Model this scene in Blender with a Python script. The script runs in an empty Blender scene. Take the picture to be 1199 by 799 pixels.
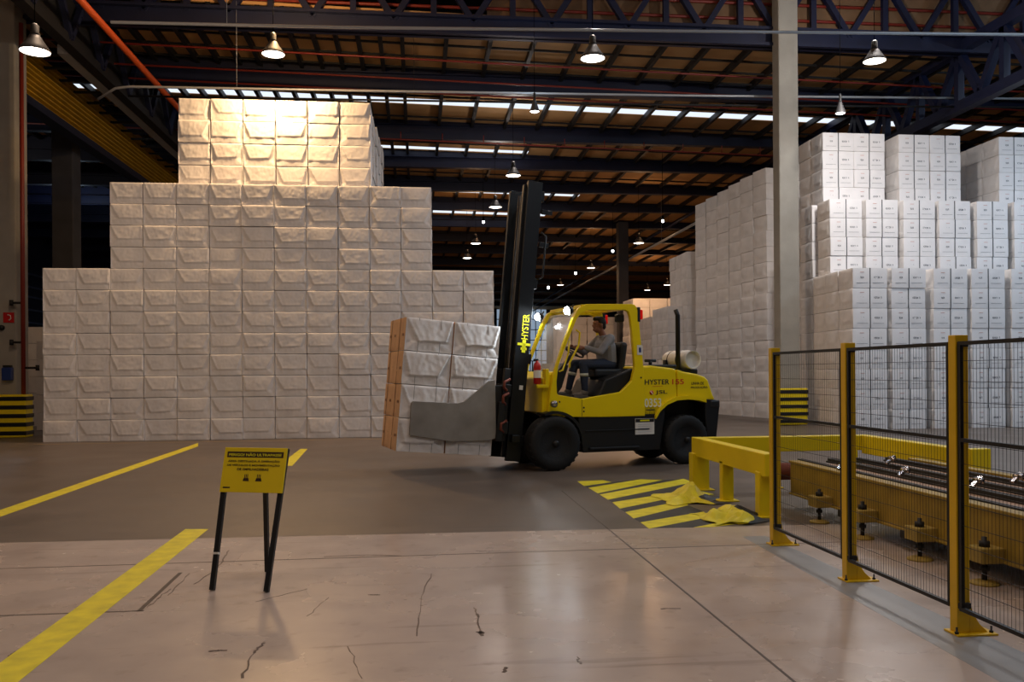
import bpy, bmesh, math, random
from mathutils import Vector, Matrix, noise as mnoise
R_ = random.Random(7)
PI = math.pi
SC = bpy.context.scene
COL = SC.collection

# ------------------------------------------------------------ camera model
F_PX = 1000.0; HZ = 436.2; CX = 599.5; ROLL = 0.007
YAW = math.atan(110/1000.0); H = 1.55
CR = Vector((math.cos(YAW), -math.sin(YAW), 0)); CF = Vector((math.sin(YAW), math.cos(YAW), 0))
UP = Vector((0, 0, 1))
def ray(px, py):
    u = (px-CX)/F_PX; v = (HZ-py)/F_PX
    c, s = math.cos(ROLL), math.sin(ROLL)
    return CF + CR*(u*c+v*s) + UP*(v*c-u*s)
O = Vector((0, 0, H))
def P(px, py, d): return O + ray(px, py)*d
def atZ(px, py, z):
    r = ray(px, py); return O + r*((z-H)/r.z)
def G(px, py, z=0.0): return atZ(px, py, z)
def atY(px, py, y):
    r = ray(px, py); return O + r*(y/r.y)
def atX(px, py, x):
    r = ray(px, py); return O + r*(x/r.x)

cam_d = bpy.data.cameras.new('camera'); cam = bpy.data.objects.new('camera', cam_d); COL.objects.link(cam)
cam_d.sensor_width = 36; cam_d.lens = F_PX/1199*36; cam_d.shift_y = (HZ-399.5)/1199; cam_d.clip_end = 400; cam_d.clip_start = .05
m = Matrix((CR, UP, -CF)).transposed()
cam.matrix_world = Matrix.Translation(O) @ (m @ Matrix.Rotation(-ROLL, 3, 'Z')).to_4x4()
SC.camera = cam

# ------------------------------------------------------------ light levels
SC.view_settings.view_transform = 'Standard'; SC.view_settings.look = 'None'
SC.view_settings.gamma = 1; SC.view_settings.use_curve_mapping = False
SC.view_settings.exposure = 0.0
SC.cycles.use_denoising = True
SC.cycles.max_bounces = 6; SC.cycles.diffuse_bounces = 4
SC.cycles.sample_clamp_indirect = 4
world = bpy.data.worlds.new('world'); SC.world = world; world.use_nodes = True
wb = world.node_tree.nodes['Background']; wb.inputs[0].default_value = (.62, .68, .85, 1); wb.inputs[1].default_value = .12
WARM = (1.0, .72, .50); NEUT = (1.0, .88, .80); COOL = (.62, .80, 1.0)
LAMP_W = 58.0; HOT_W = 300.0; COOL_W = 215.0; UP_F = 1.3

# ------------------------------------------------------------ materials
def lin(c): return tuple(((x/12.92) if x <= .04045 else ((x+.055)/1.055)**2.4) for x in c)
def mat(name, col, rough=.6, metal=0.0, noise=0.0, nscale=6.0, bump=0.0, bscale=40.0, emit=None, estr=0.0, spec=.5, rnoise=0.0, trans=0.0, alpha=1.0):
    M = bpy.data.materials.new(name); M.use_nodes = True
    nt = M.node_tree; b = nt.nodes['Principled BSDF']; c = (*lin(col), 1)
    b.inputs['Base Color'].default_value = c; b.inputs['Roughness'].default_value = rough; b.inputs['Metallic'].default_value = metal
    b.inputs['Specular IOR Level'].default_value = spec
    if trans: b.inputs['Transmission Weight'].default_value = trans
    if alpha < 1: b.inputs['Alpha'].default_value = alpha
    tc = nt.nodes.new('ShaderNodeTexCoord')
    if noise:
        n = nt.nodes.new('ShaderNodeTexNoise'); n.inputs['Scale'].default_value = nscale; n.inputs['Detail'].default_value = 5
        nt.links.new(tc.outputs['Object'], n.inputs['Vector'])
        r = nt.nodes.new('ShaderNodeValToRGB'); lo = max(0, 1-noise)
        r.color_ramp.elements[0].position = .3; r.color_ramp.elements[1].position = .7
        r.color_ramp.elements[0].color = (c[0]*lo, c[1]*lo, c[2]*lo, 1)
        r.color_ramp.elements[1].color = (min(1, c[0]*(1+noise*.4)), min(1, c[1]*(1+noise*.4)), min(1, c[2]*(1+noise*.4)), 1)
        nt.links.new(n.outputs['Fac'], r.inputs['Fac']); nt.links.new(r.outputs['Color'], b.inputs['Base Color'])
        if rnoise:
            mr = nt.nodes.new('ShaderNodeMapRange'); mr.inputs['To Min'].default_value = rough-rnoise; mr.inputs['To Max'].default_value = rough+rnoise
            nt.links.new(n.outputs['Fac'], mr.inputs['Value']); nt.links.new(mr.outputs[0], b.inputs['Roughness'])
    if bump:
        n2 = nt.nodes.new('ShaderNodeTexNoise'); n2.inputs['Scale'].default_value = bscale; n2.inputs['Detail'].default_value = 4
        nt.links.new(tc.outputs['Object'], n2.inputs['Vector'])
        bp = nt.nodes.new('ShaderNodeBump'); bp.inputs['Strength'].default_value = bump; bp.inputs['Distance'].default_value = .01
        nt.links.new(n2.outputs['Fac'], bp.inputs['Height']); nt.links.new(bp.outputs['Normal'], b.inputs['Normal'])
    if emit:
        b.inputs['Emission Color'].default_value = (*lin(emit), 1); b.inputs['Emission Strength'].default_value = estr
    return M
M = {}
M['paper'] = mat('bale_paper', (.90, .885, .875), .75, noise=.10, nscale=3, bump=.25, bscale=18)
M['brand'] = mat('bale_printed_paper', (.93, .92, .92), .7, noise=.06, nscale=3, bump=.15, bscale=14)
M['warm_end'] = mat('bale_warm_lit_end', (.86, .70, .55), .8, noise=.1, nscale=5)  # tan tint paints warm lamp light onto the load's end faces
M['print'] = mat('bale_print', (.36, .37, .40), .8)
M['stamp'] = mat('bale_red_stamp', (.78, .55, .50), .8)
M['strap'] = mat('bale_wire', (.22, .23, .25), .5)
M['yellow'] = mat('yellow_paint', (.93, .83, .05), .42, noise=.06, nscale=3)
M['cabyellow'] = mat('forklift_yellow', (.95, .84, .03), .3, noise=.03, nscale=2)
M['fence_yellow'] = mat('fence_yellow', (.88, .72, .04), .4, noise=.08, nscale=5)
M['beam_yellow'] = mat('worn_yellow', (.64, .53, .17), .6, noise=.3, nscale=4, bump=.1)
M['floor_yellow'] = mat('floor_yellow', (.90, .85, .08), .5, noise=.22, nscale=7)
M['girder_yellow'] = mat('girder_yellow', (.72, .56, .05), .6, noise=.2, nscale=2)
M['deck_tan'] = mat('rusty_deck', (.62, .47, .33), .6, noise=.4, nscale=6)
M['black'] = mat('black_paint', (.045, .05, .06), .5, noise=.2, nscale=4)
M['mast'] = mat('mast_steel', (.075, .085, .095), .42, metal=.2, noise=.25, nscale=3)
M['rubber'] = mat('tyre_rubber', (.06, .06, .06), .75, noise=.35, nscale=9, bump=.3)
M['rim'] = mat('wheel_rim', (.10, .10, .10), .5, noise=.2)
M['steel'] = mat('clamp_steel', (.57, .55, .52), .5, metal=.1, noise=.22, nscale=3.5, rnoise=.12, bump=.05)
M['chrome'] = mat('chrome', (.7, .7, .72), .2, metal=1)
M['concrete_post'] = mat('column_concrete', (.60, .585, .55), .85, noise=.16, nscale=1.6, bump=.2, bscale=20)
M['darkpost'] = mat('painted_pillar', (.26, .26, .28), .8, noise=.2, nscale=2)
M['navy'] = mat('roof_steel_blue', (.075, .105, .22), .5, noise=.2, nscale=2)
M['darksteel'] = mat('dark_steel', (.085, .085, .09), .6, noise=.25, nscale=2)
M['roof'] = mat('roof_boards', (.82, .64, .42), .8, noise=.2, nscale=.8)
M['pipe_red'] = mat('sprinkler_red', (.48, .15, .10), .5)
M['pipe_orange'] = mat('pipe_orange', (.85, .35, .12), .5)
M['conduit'] = mat('galvanised', (.72, .74, .76), .45, metal=.3)
M['shade'] = mat('lamp_aluminium', (.20, .20, .21), .6)
M['wallblue'] = mat('cladding_blue', (.10, .14, .26), .6, noise=.3, nscale=.6)
M['line_blue'] = mat('louvre_light', (.30, .36, .50), .5)
M['skin'] = mat('skin', (.55, .36, .27), .55)
M['hair'] = mat('hair', (.03, .025, .02), .6)
M['shirt'] = mat('shirt_grey', (.55, .545, .56), .85, noise=.1, nscale=20)
M['trouser'] = mat('trouser_blue', (.17, .20, .27), .85, noise=.15, nscale=20)
M['shoe'] = mat('shoe_tan', (.42, .38, .33), .7)
M['reflect'] = mat('reflective_band', (.75, .75, .68), .5)
M['white'] = mat('white_enamel', (.88, .87, .84), .35, noise=.04)
M['red'] = mat('red_paint', (.72, .10, .07), .35)
M['txt_dark'] = mat('lettering_dark', (.10, .10, .09), .6)
M['txt_red'] = mat('lettering_red', (.80, .18, .08), .5)
M['txt_yel'] = mat('lettering_yellow', (.95, .93, .10), .5)
M['txt_white'] = mat('lettering_white', (.93, .93, .85), .5)
M['brown'] = mat('header_brown', (.20, .12, .04), .6)
M['seat'] = mat('seat_vinyl', (.05, .05, .055), .6)
M['blue'] = mat('blue_plastic', (.10, .20, .45), .5)
M['redlamp'] = mat('red_tail_lens', (.8, .08, .05), .25, emit=(.9, .1, .05), estr=.25)
M['rust'] = mat('rusty_hose', (.45, .20, .12), .7)
def emis(name, col, s):
    X = bpy.data.materials.new(name); X.use_nodes = True; nt = X.node_tree
    nt.nodes.clear(); o = nt.nodes.new('ShaderNodeOutputMaterial'); e = nt.nodes.new('ShaderNodeEmission')
    e.inputs[0].default_value = (*col, 1); e.inputs[1].default_value = s; nt.links.new(e.outputs[0], o.inputs[0]); return X
M['lens_warm'] = emis('lens_warm', (1, .86, .70), 9); M['lens_cool'] = emis('lens_cool', (.95, .97, 1), 9)
M['headlight'] = emis('headlight_lens', (.85, .93, 1), 70)
M['flatblack'] = mat('cable_black', (.05, .05, .05), .95, spec=0)
M['dimboard'] = mat('gable_boards', (.50, .38, .27), .85, noise=.3, nscale=1.5)
M['skylight'] = emis('daylight_panel', (.80, .88, 1.0), 1.1)
M['daywin'] = emis('daylight_window', (.55, .72, .95), .42)
# cab glass
g = bpy.data.materials.new('cab_glass'); g.use_nodes = True; nt = g.node_tree; b = nt.nodes['Principled BSDF']
b.inputs['Base Color'].default_value = (.75, .74, .72, 1); b.inputs['Roughness'].default_value = .12; b.inputs['Alpha'].default_value = .32
M['glass'] = g
# floors
def floor_mat(name, col, rough, scr, tint):
    X = bpy.data.materials.new(name); X.use_nodes = True; nt = X.node_tree; b = nt.nodes['Principled BSDF']
    N = nt.nodes.new; L = nt.links.new
    tc = N('ShaderNodeTexCoord')
    def noise(scale, sx=1, sy=1, rot=0, det=5):
        mp = N('ShaderNodeMapping'); mp.inputs['Scale'].default_value = (sx, sy, 1); mp.inputs['Rotation'].default_value = (0, 0, rot)
        L(tc.outputs['Object'], mp.inputs['Vector']); n = N('ShaderNodeTexNoise'); n.inputs['Scale'].default_value = scale; n.inputs['Detail'].default_value = det
        L(mp.outputs[0], n.inputs['Vector']); return n.outputs['Fac']
    def ramp(f, p0, p1, c0, c1):
        r = N('ShaderNodeValToRGB'); r.color_ramp.elements[0].position = p0; r.color_ramp.elements[1].position = p1
        r.color_ramp.elements[0].color = (*c0, 1); r.color_ramp.elements[1].color = (*c1, 1); L(f, r.inputs[0]); return r.outputs[0]
    def mix(a, b_, f=None, t='MULTIPLY', fac=1):
        x = N('ShaderNodeMix'); x.data_type = 'RGBA'; x.blend_type = t; x.inputs[0].default_value = fac
        if f is not None: L(f, x.inputs[0])
        L(a, x.inputs[6]); L(b_, x.inputs[7]); return x.outputs[2]
    c = lin(col)
    base = ramp(noise(.35), .35, .7, tuple(v*.86 for v in c), tuple(v*1.06 for v in c))
    base = mix(base, ramp(noise(2.2, det=8), .30, .62, tint, (1, 1, 1)))
    for k in range(3):
        s = ramp(noise(1.4, .35, 5.0, (.5, -.9, 1.7)[k], 4), .66, .72, (1, 1, 1), (1-scr, 1-scr, 1-scr))
        base = mix(base, s)
    base = mix(base, ramp(noise(7, det=3), .60, .82, (1, 1, 1), (1-scr*1.2,)*3))
    L(base, b.inputs['Base Color'])
    mr = N('ShaderNodeMapRange'); mr.inputs['To Min'].default_value = rough-.10; mr.inputs['To Max'].default_value = rough+.12
    L(noise(1.1, det=6), mr.inputs['Value']); L(mr.outputs[0], b.inputs['Roughness'])
    b.inputs['Specular IOR Level'].default_value = .55
    return X
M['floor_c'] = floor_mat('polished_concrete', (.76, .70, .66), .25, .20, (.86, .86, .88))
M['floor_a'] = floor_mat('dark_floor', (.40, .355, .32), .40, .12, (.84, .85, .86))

# ------------------------------------------------------------ mesh helpers
class MB:
    def __init__(s): s.v = []; s.f = []; s.m = []; s.sm = []
    def add(s, vs, fs, mi=0, T=None, smooth=False):
        o = len(s.v)
        for v in vs:
            v = Vector(v); s.v.append(T @ v if T else v)
        for f in fs:
            s.f.append([i+o for i in f]); s.m.append(mi); s.sm.append(smooth)
        return s
    def box(s, x0, x1, y0, y1, z0, z1, mi=0, T=None):
        vs = [(x, y, z) for z in (z0, z1) for y in (y0, y1) for x in (x0, x1)]
        return s.add(vs, [(0, 2, 3, 1), (4, 5, 7, 6), (0, 1, 5, 4), (2, 6, 7, 3), (0, 4, 6, 2), (1, 3, 7, 5)], mi, T)
    def bbox(s, x0, x1, y0, y1, z0, z1, r=.01, mi=0, T=None):   # chamfered box
        vs = []; fs = []
        b = bmesh.new(); bmesh.ops.create_cube(b, size=1)
        for v in b.verts: v.co = Vector(((x0+x1)/2+v.co.x*(x1-x0), (y0+y1)/2+v.co.y*(y1-y0), (z0+z1)/2+v.co.z*(z1-z0)))
        bmesh.ops.bevel(b, geom=list(b.edges), offset=r, segments=2, affect='EDGES', profile=.5)
        b.verts.index_update(); vs = [v.co.copy() for v in b.verts]; fs = [[v.index for v in f.verts] for f in b.faces]; b.free()
        return s.add(vs, fs, mi, T)
    def bar(s, a, b, w, h, mi=0, up=(0, 0, 1)):
        a = Vector(a); b = Vector(b); d = b-a; L = d.length; d.normalize(); up = Vector(up)
        x = d.cross(up)
        if x.length < 1e-4: x = d.cross(Vector((1, 0, 0)))
        x.normalize(); u = x.cross(d)
        T = Matrix((x, d, u)).transposed().to_4x4(); T.translation = a
        return s.box(-w/2, w/2, 0, L, -h/2, h/2, mi, T)
    def tube(s, pts, r, n=8, mi=0, closed=False, smooth=True):
        pts = [Vector(p) for p in pts]; rr = r if isinstance(r, (list, tuple)) else [r]*len(pts)
        vs = []; N = len(pts); prev = None
        for i, p in enumerate(pts):
            if closed: d = pts[(i+1) % N]-pts[i-1]
            else: d = pts[min(i+1, N-1)]-pts[max(i-1, 0)]
            d.normalize()
            if prev is None:
                x = d.cross(Vector((0, 0, 1)))
                if x.length < 1e-3: x = d.cross(Vector((1, 0, 0)))
            else: x = prev - d*prev.dot(d)
            x.normalize(); prev = x; y = d.cross(x)
            for k in range(n):
                a = 2*PI*k/n; vs.append(p + (x*math.cos(a)+y*math.sin(a))*rr[i])
        fs = []
        for i in range(N if closed else N-1):
            j = (i+1) % N
            for k in range(n): fs.append((i*n+k, i*n+(k+1) % n, j*n+(k+1) % n, j*n+k))
        if not closed: fs += [tuple(range(n))[::-1], tuple((N-1)*n+k for k in range(n))]
        return s.add(vs, fs, mi, None, smooth)
    def lathe(s, prof, n=24, mi=0, T=None, cap=True, smooth=True):   # prof [(r,z)], axis z
        vs = [(r*math.cos(2*PI*k/n), r*math.sin(2*PI*k/n), z) for r, z in prof for k in range(n)]; fs = []
        for i in range(len(prof)-1):
            for k in range(n): fs.append((i*n+k, i*n+(k+1) % n, (i+1)*n+(k+1) % n, (i+1)*n+k))
        if cap: fs += [tuple(range(n))[::-1], tuple((len(prof)-1)*n+k for k in range(n))]
        return s.add(vs, fs, mi, T, smooth)
    def ball(s, c, rx, ry=None, rz=None, mi=0, n=14):
        ry = ry or rx; rz = rz or rx
        prof = [(max(1e-4, math.sin(PI*i/8)), -math.cos(PI*i/8)) for i in range(9)]
        T = Matrix.Translation(c) @ Matrix.Diagonal((rx, ry, rz, 1)); return s.lathe(prof, n, mi, T)
    def cap(s, a, b, ra, rb, mi=0, n=12):   # tapered capsule
        a = Vector(a); b = Vector(b); s.ball(a, ra, n=n, mi=mi); s.ball(b, rb, n=n, mi=mi)
        return s.tube([a, b], [ra, rb], n, mi)
    def prism(s, poly, y0, y1, mi=0, T=None, hole=None):   # poly in (x,z), extruded along y
        n = len(poly)
        if hole is None:
            vs = [(x, y0, z) for x, z in poly]+[(x, y1, z) for x, z in poly]
            fs = [tuple(range(n)), tuple(range(2*n-1, n-1, -1))]+[(i, i+n, (i+1) % n+n, (i+1) % n) for i in range(n)]
            b = bmesh.new(); bv = [b.verts.new(v) for v in vs]
            for f in fs: b.faces.new([bv[i] for i in f])
            bmesh.ops.recalc_face_normals(b, faces=list(b.faces)); bmesh.ops.triangulate(b, faces=[f for f in b.faces if len(f.verts) > 4])
            b.verts.index_update(); fs = [[v.index for v in f.verts] for f in b.faces]; b.free()
            return s.add(vs, fs, mi, T)
        # ring with matching vertex counts
        vs = []
        for y in (y0, y1):
            vs += [(x, y, z) for x, z in poly]; vs += [(x, y, z) for x, z in hole]
        k = 2*n; fs = []
        for i in range(n):
            j = (i+1) % n
            fs += [(i, j, n+j, n+i), (k+i, k+n+i, k+n+j, k+j), (i, k+i, k+j, j), (n+i, n+j, k+n+j, k+n+i)]
        return s.add(vs, fs, mi, T)
    def mesh(s, name, mats):
        me = bpy.data.meshes.new(name); me.from_pydata([tuple(v) for v in s.v], [], s.f)
        for m_ in (mats if isinstance(mats, (list, tuple)) else [mats]): me.materials.append(m_ if not isinstance(m_, str) else M[m_])
        me.polygons.foreach_set('material_index', s.m); me.polygons.foreach_set('use_smooth', s.sm); me.update(); return me
    def obj(s, name, mats, parent=None, label=None, cat=None, group=None, kind=None, loc=None):
        me = s.mesh(name, mats); o = bpy.data.objects.new(name, me); COL.objects.link(o)
        if loc is not None:
            loc = Vector(loc); me.transform(Matrix.Translation(-loc)); o.location = loc
        if parent: o.parent = parent
        tag(o, label, cat, group, kind); return o
def tag(o, label=None, cat=None, group=None, kind=None):
    for k, v in (('label', label), ('category', cat), ('group', group), ('kind', kind)):
        if v: o[k] = v
    return o
def thing(name, loc, label, cat, group=None, rot=None):
    o = bpy.data.objects.new(name, None); COL.objects.link(o); o.location = loc
    if rot is not None: o.rotation_euler = rot
    o.empty_display_size = .2
    return tag(o, label, cat, group)
def text_mesh(body, w, h, align='CENTER'):
    cu = bpy.data.curves.new('t', 'FONT'); cu.body = body; cu.align_x = align; cu.extrude = .002; cu.size = 1; cu.offset = .012
    o = bpy.data.objects.new('t', cu); COL.objects.link(o)
    dg = bpy.context.evaluated_depsgraph_get(); me = bpy.data.meshes.new_from_object(o.evaluated_get(dg))
    bpy.data.objects.remove(o); bpy.data.curves.remove(cu)
    xs = [v.co.x for v in me.vertices]; ys = [v.co.y for v in me.vertices]
    sx = w/(max(xs)-min(xs)); sy = h/(max(ys)-min(ys)); cx = (max(xs)+min(xs))/2; cy = (max(ys)+min(ys))/2
    me.transform(Matrix.Diagonal((sx, sy, .5, 1)) @ Matrix.Translation((-cx, -cy, 0))); return me
def text(name, body, w, h, T, m_, parent=None, **k):
    me = text_mesh(body, w, h); me.materials.clear(); me.materials.append(M[m_]); me.transform(T)
    o = bpy.data.objects.new(name, me); COL.objects.link(o)
    if parent: o.parent = parent
    return tag(o, **k)

# ------------------------------------------------------------ setting
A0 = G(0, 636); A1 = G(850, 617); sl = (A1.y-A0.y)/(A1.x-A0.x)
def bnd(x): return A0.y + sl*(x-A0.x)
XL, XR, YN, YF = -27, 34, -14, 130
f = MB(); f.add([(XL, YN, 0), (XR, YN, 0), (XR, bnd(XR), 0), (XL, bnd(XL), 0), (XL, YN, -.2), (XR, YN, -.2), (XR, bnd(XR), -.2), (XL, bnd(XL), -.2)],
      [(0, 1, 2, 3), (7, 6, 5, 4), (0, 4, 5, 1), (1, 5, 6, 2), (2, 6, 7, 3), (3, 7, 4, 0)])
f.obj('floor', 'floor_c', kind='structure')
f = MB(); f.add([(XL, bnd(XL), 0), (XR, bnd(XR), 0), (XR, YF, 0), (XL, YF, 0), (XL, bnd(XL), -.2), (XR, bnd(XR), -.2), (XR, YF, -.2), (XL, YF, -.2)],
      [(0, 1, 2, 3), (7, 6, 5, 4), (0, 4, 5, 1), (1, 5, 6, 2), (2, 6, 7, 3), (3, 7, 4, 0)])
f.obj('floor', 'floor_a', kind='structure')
def flat(polys, z=.0015):
    q = MB()
    for p in polys:
        n = len(p); vs = [Vector((a.x, a.y, 0)) for a in p]
        top = [(v.x, v.y, z) for v in vs]; bot = [(v.x, v.y, .0002) for v in vs]
        q.add(top+bot, [tuple(range(n)), tuple(range(2*n-1, n-1, -1))]+[(i, i+n, (i+1) % n+n, (i+1) % n) for i in range(n)])
    return q
def gl(*pts): return [G(*p) for p in pts]
M['seam'] = mat('floor_seam', (.33, .29, .27), .7)
s1 = [[Vector((1.85-.008, 3, 0)), Vector((1.85+.008, 3, 0)), Vector((1.85+.008, 11, 0)), Vector((1.85-.008, 11, 0))],
      [Vector((-9, 7.22, 0)), Vector((4, 7.32, 0)), Vector((4, 7.335, 0)), Vector((-9, 7.235, 0))]]
a, b_ = G(-60, 724), G(168, 716); s1.append([a, b_, b_+Vector((0, .02, 0)), a+Vector((0, .02, 0))])
a, b_ = G(160, 716), G(209, 671); s1.append([a, b_, b_+Vector((.03, 0, 0)), a+Vector((.03, 0, 0))])
flat(s1, .0012).obj('trim_1', 'seam', kind='structure')
# tyre marks and scuffs on the near concrete
M['scuff'] = mat('scuff_mark', (.40, .34, .31), .7, noise=.3, nscale=20)
sc = []
def scuff(pts, w):
    ps = [G(*p) for p in pts]; out = []
    for i in range(len(ps)-1):
        for k in range(6): out.append(ps[i].lerp(ps[i+1], k/6)+Vector((R_.uniform(-1, 1), R_.uniform(-1, 1), 0))*.010)
    ps = out+[ps[-1]]; w0 = w
    for i in range(len(ps)-1):
        d = (ps[i+1]-ps[i]).normalized(); w = w0*R_.uniform(.3, 1.1); n_ = Vector((-d.y, d.x, 0))*w/2
        sc.append([ps[i]-n_, ps[i+1]-n_, ps[i+1]+n_, ps[i]+n_])
for pts, w in [([(228, 684), (250, 670), (262, 655), (268, 645)], .012), ([(173, 712), (186, 700), (200, 690)], .012), ([(196, 698), (222, 672)], .010),
               ([(555, 712), (560, 726), (565, 745)], .018), ([(560, 740), (566, 742)], .035), ([(489, 745), (492, 705), (505, 672)], .008), ([(283, 795), (296, 765), (310, 753)], .014),
               ([(243, 763), (266, 762)], .025), ([(773, 713), (797, 713)], .022), ([(430, 697), (445, 697)], .02), ([(676, 770), (680, 778)], .012), ([(408, 758), (424, 795)], .007),
               ([(12, 769), (24, 763)], .05), ([(590, 788), (594, 782)], .02), ([(380, 652), (430, 650), (470, 651)], .012), ([(300, 705), (360, 690)], .006), ([(360, 722), (385, 700)], .006)]:
    scuff(pts, w)
flat(sc, .0014).obj('trim_2', 'scuff', kind='structure')
lines = dict(a=gl((-60, 618), (-60, 627), (232, 523), (232, 519)), b=gl((-60, 820), (-10, 824), (244, 620), (217, 620)), c=gl((326, 545), (342, 546), (360, 526), (352, 526)))
for k, p in lines.items():
    if k == 'c':   # the aisle line goes on under the sign to the foot of the wall
        pass
    flat([p]).obj('floor_line', 'floor_yellow', label={'a': 'thin worn yellow line crossing the dark floor towards the pillar', 'b': 'broad bright yellow line painted on the pale concrete', 'c': 'short worn yellow line on the dark floor behind the warning sign'}[k], cat='floor line', kind='structure')
hz_ = [gl((676, 564), (684, 569.5), (716, 565), (706, 562.5)), gl((689, 571.5), (700, 578), (776, 562.5), (750, 561.5)), gl((702, 579.5), (712, 585.5), (812, 565), (800, 561)),
       gl((717, 588.5), (726, 596), (789, 583), (784, 578)), gl((732, 600), (742, 607.5), (806, 592), (798, 587)), gl((750, 612), (760, 619.5), (830, 606), (824, 599.5)), gl((812, 618), (835, 617.5), (884, 611), (858, 609))]
flat(hz_).obj('hazard_stripes', 'floor_yellow', label='yellow diagonal hazard stripes painted before the yellow barrier', cat='floor marking', kind='structure')
M['dull'] = mat('black_band', (.17, .165, .16), .6, noise=.3)
flat([gl((684, 569.5), (689, 571.5), (750, 561.5), (716, 565)), gl((700, 578), (702, 579.5), (800, 561), (776, 562.5)), gl((712, 585.5), (717, 588.5), (784, 578), (812, 565)),
      gl((726, 596), (732, 600), (798, 587), (789, 583)), gl((742, 607.5), (750, 612), (824, 599.5), (806, 592)), gl((760, 619), (812, 618), (858, 609), (830, 606))], .0012).obj('trim_3', 'dull', kind='structure')
M['edge'] = mat('pale_line', (.72, .62, .45), .6)
a, b_ = Vector((-8.6, 20.25, 0)), Vector((-.8, 20.3, 0))
flat([[a, b_, b_+Vector((0, .05, 0)), a+Vector((0, .05, 0))]]).obj('trim_4', 'edge', kind='structure')
M['strip'] = mat('grey_floor_strip', (.56, .57, .58), .35, noise=.15, nscale=3)
flat([[Vector((2.80, 2.6, 0)), Vector((3.30, 2.6, 0)), Vector((3.22, 7.7, 0)), Vector((3.00, 7.7, 0))]], .0008).obj('trim_5', 'strip', kind='structure')

# roof: two bays at different heights, purlins, beams
def roofz(x): return 11.55-.02*x
def slabq(q, x0, x1, y0, y1, za, zb, t=.08, mi=0):
    q.add([(x0, y0, za), (x1, y0, zb), (x1, y1, zb), (x0, y1, za), (x0, y0, za+t), (x1, y0, zb+t), (x1, y1, zb+t), (x0, y1, za+t)],
          [(3, 2, 1, 0), (4, 5, 6, 7), (0, 1, 5, 4), (1, 2, 6, 5), (2, 3, 7, 6), (3, 0, 4, 7)], mi)
SKY = [(31.3, 31.95, -14, 30), (46.6, 47.2, -4, 9), (52.6, 53.4, -4, 8), (37.9, 38.4, -2, 5)]
q = MB(); ys = [23.9]
for y0, y1, xa, xb in sorted(SKY): ys += [y0, y1]
ys.append(YF)
for i in range(0, len(ys), 2): slabq(q, XL, XR, ys[i], ys[i+1], roofz(XL), roofz(XR))
for y0, y1, xa, xb in SKY:
    slabq(q, XL, xa, y0, y1, roofz(XL), roofz(xa)); slabq(q, xb, XR, y0, y1, roofz(xb), roofz(XR))
q.obj('ceiling', 'roof', kind='structure')
q = MB(); slabq(q, XL, XR, YN, 23.2, 13.6, 13.3); q.obj('ceiling', 'roof', kind='structure')
q = MB(); q.box(XL, XR, 23.2, 23.35, 10.9, 13.9); 
for k, (y0, y1, xa, xb) in enumerate(SKY):
    q2 = MB(); slabq(q2, xa, xb, y0, y1, roofz(xa)+.02, roofz(xb)+.02, .04); q2.obj('window_%d' % (k+1), 'skylight', kind='structure')
k = 0
for i in range(66):
    x = XL+.6+i*.65 if i < 40 else XL+26.6+(i-40)*1.3
    if x > XR-.5: break
    q = MB()
    q.add([(x-.06, 23.9, roofz(x)-.002), (x+.06, 23.9, roofz(x)-.002), (x+.06, 75, roofz(x)-.002), (x-.06, 75, roofz(x)-.002), (x-.06, 23.9, roofz(x)-.2), (x+.06, 23.9, roofz(x)-.2), (x+.06, 75, roofz(x)-.2), (x-.06, 75, roofz(x)-.2)],
          [(0, 1, 2, 3), (7, 6, 5, 4), (0, 4, 5, 1), (1, 5, 6, 2), (2, 6, 7, 3), (3, 7, 4, 0)])
    q.obj('roof_beam', 'darksteel', kind='structure')
for y in [24.7, 25.7, 26.7, 27.7, 29.6, 30.5, 33.0, 35.2, 36.6, 39, 42, 44, 49, 56, 60]:
    q = MB(); q.bar((XL, y, roofz(XL)-.15), (XR, y, roofz(XR)-.15), .06, .06)
    q.obj('roof_beam', 'darksteel', kind='structure')
BEAM = [(28.2, .95), (34.0, 1.0), (38.6, .8), (43.5, .8), (48.5, .8), (54, .8), (60, .9), (66, .9), (73, .9), (80, .9), (88, .9), (97, .9), (107, .9), (118, .9)]
for y, dz in BEAM:
    q = MB(); zt = 11.25
    q.box(XL, XR, y-.16, y+.16, 10.78, 10.82); q.box(XL, XR, y-.02, y+.02, 10.8, 10.8+dz+.3); q.box(XL, XR, y-.16, y+.16, 10.8+dz*.55, 10.84+dz*.55)
    q.obj('roof_beam', 'navy', kind='structure')
# main truss at the column line
q = MB(); yt = 23.75
q.box(XL, XR, yt-.2, yt+.2, 10.90, 10.98); q.box(XL, XR, yt-.05, yt+.05, 10.90, 11.40); q.box(XL, XR, yt-.2, yt+.2, 11.36, 11.44)
q.box(XL, XR, yt-.2, yt+.2, 13.0, 13.25)
x = XL
while x < XR-2:
    q.bar((x, yt, 11.3), (x+1.1, yt, 13.0), .16, .16, up=(0, 1, 0)); q.bar((x+2.2, yt, 11.3), (x+1.1, yt, 13.0), .16, .16, up=(0, 1, 0)); q.box(x+1.02, x+1.18, yt-.07, yt+.07, 11.3, 13.0)
    x += 2.2
q.obj('roof_truss', 'navy', label='dark blue steel roof truss spanning the hall at the column line', cat='truss', kind='structure')
q = MB(); q.box(2.0, XR, 23.98, 24.04, 11.45, 13.3)
q.obj('wall_roof_step', 'dimboard', kind='structure')
q = MB(); q.box(XL, 2.0, 23.98, 24.04, 11.45, 13.3); q.obj('wall_roof_step', 'flatblack', kind='structure')
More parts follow.
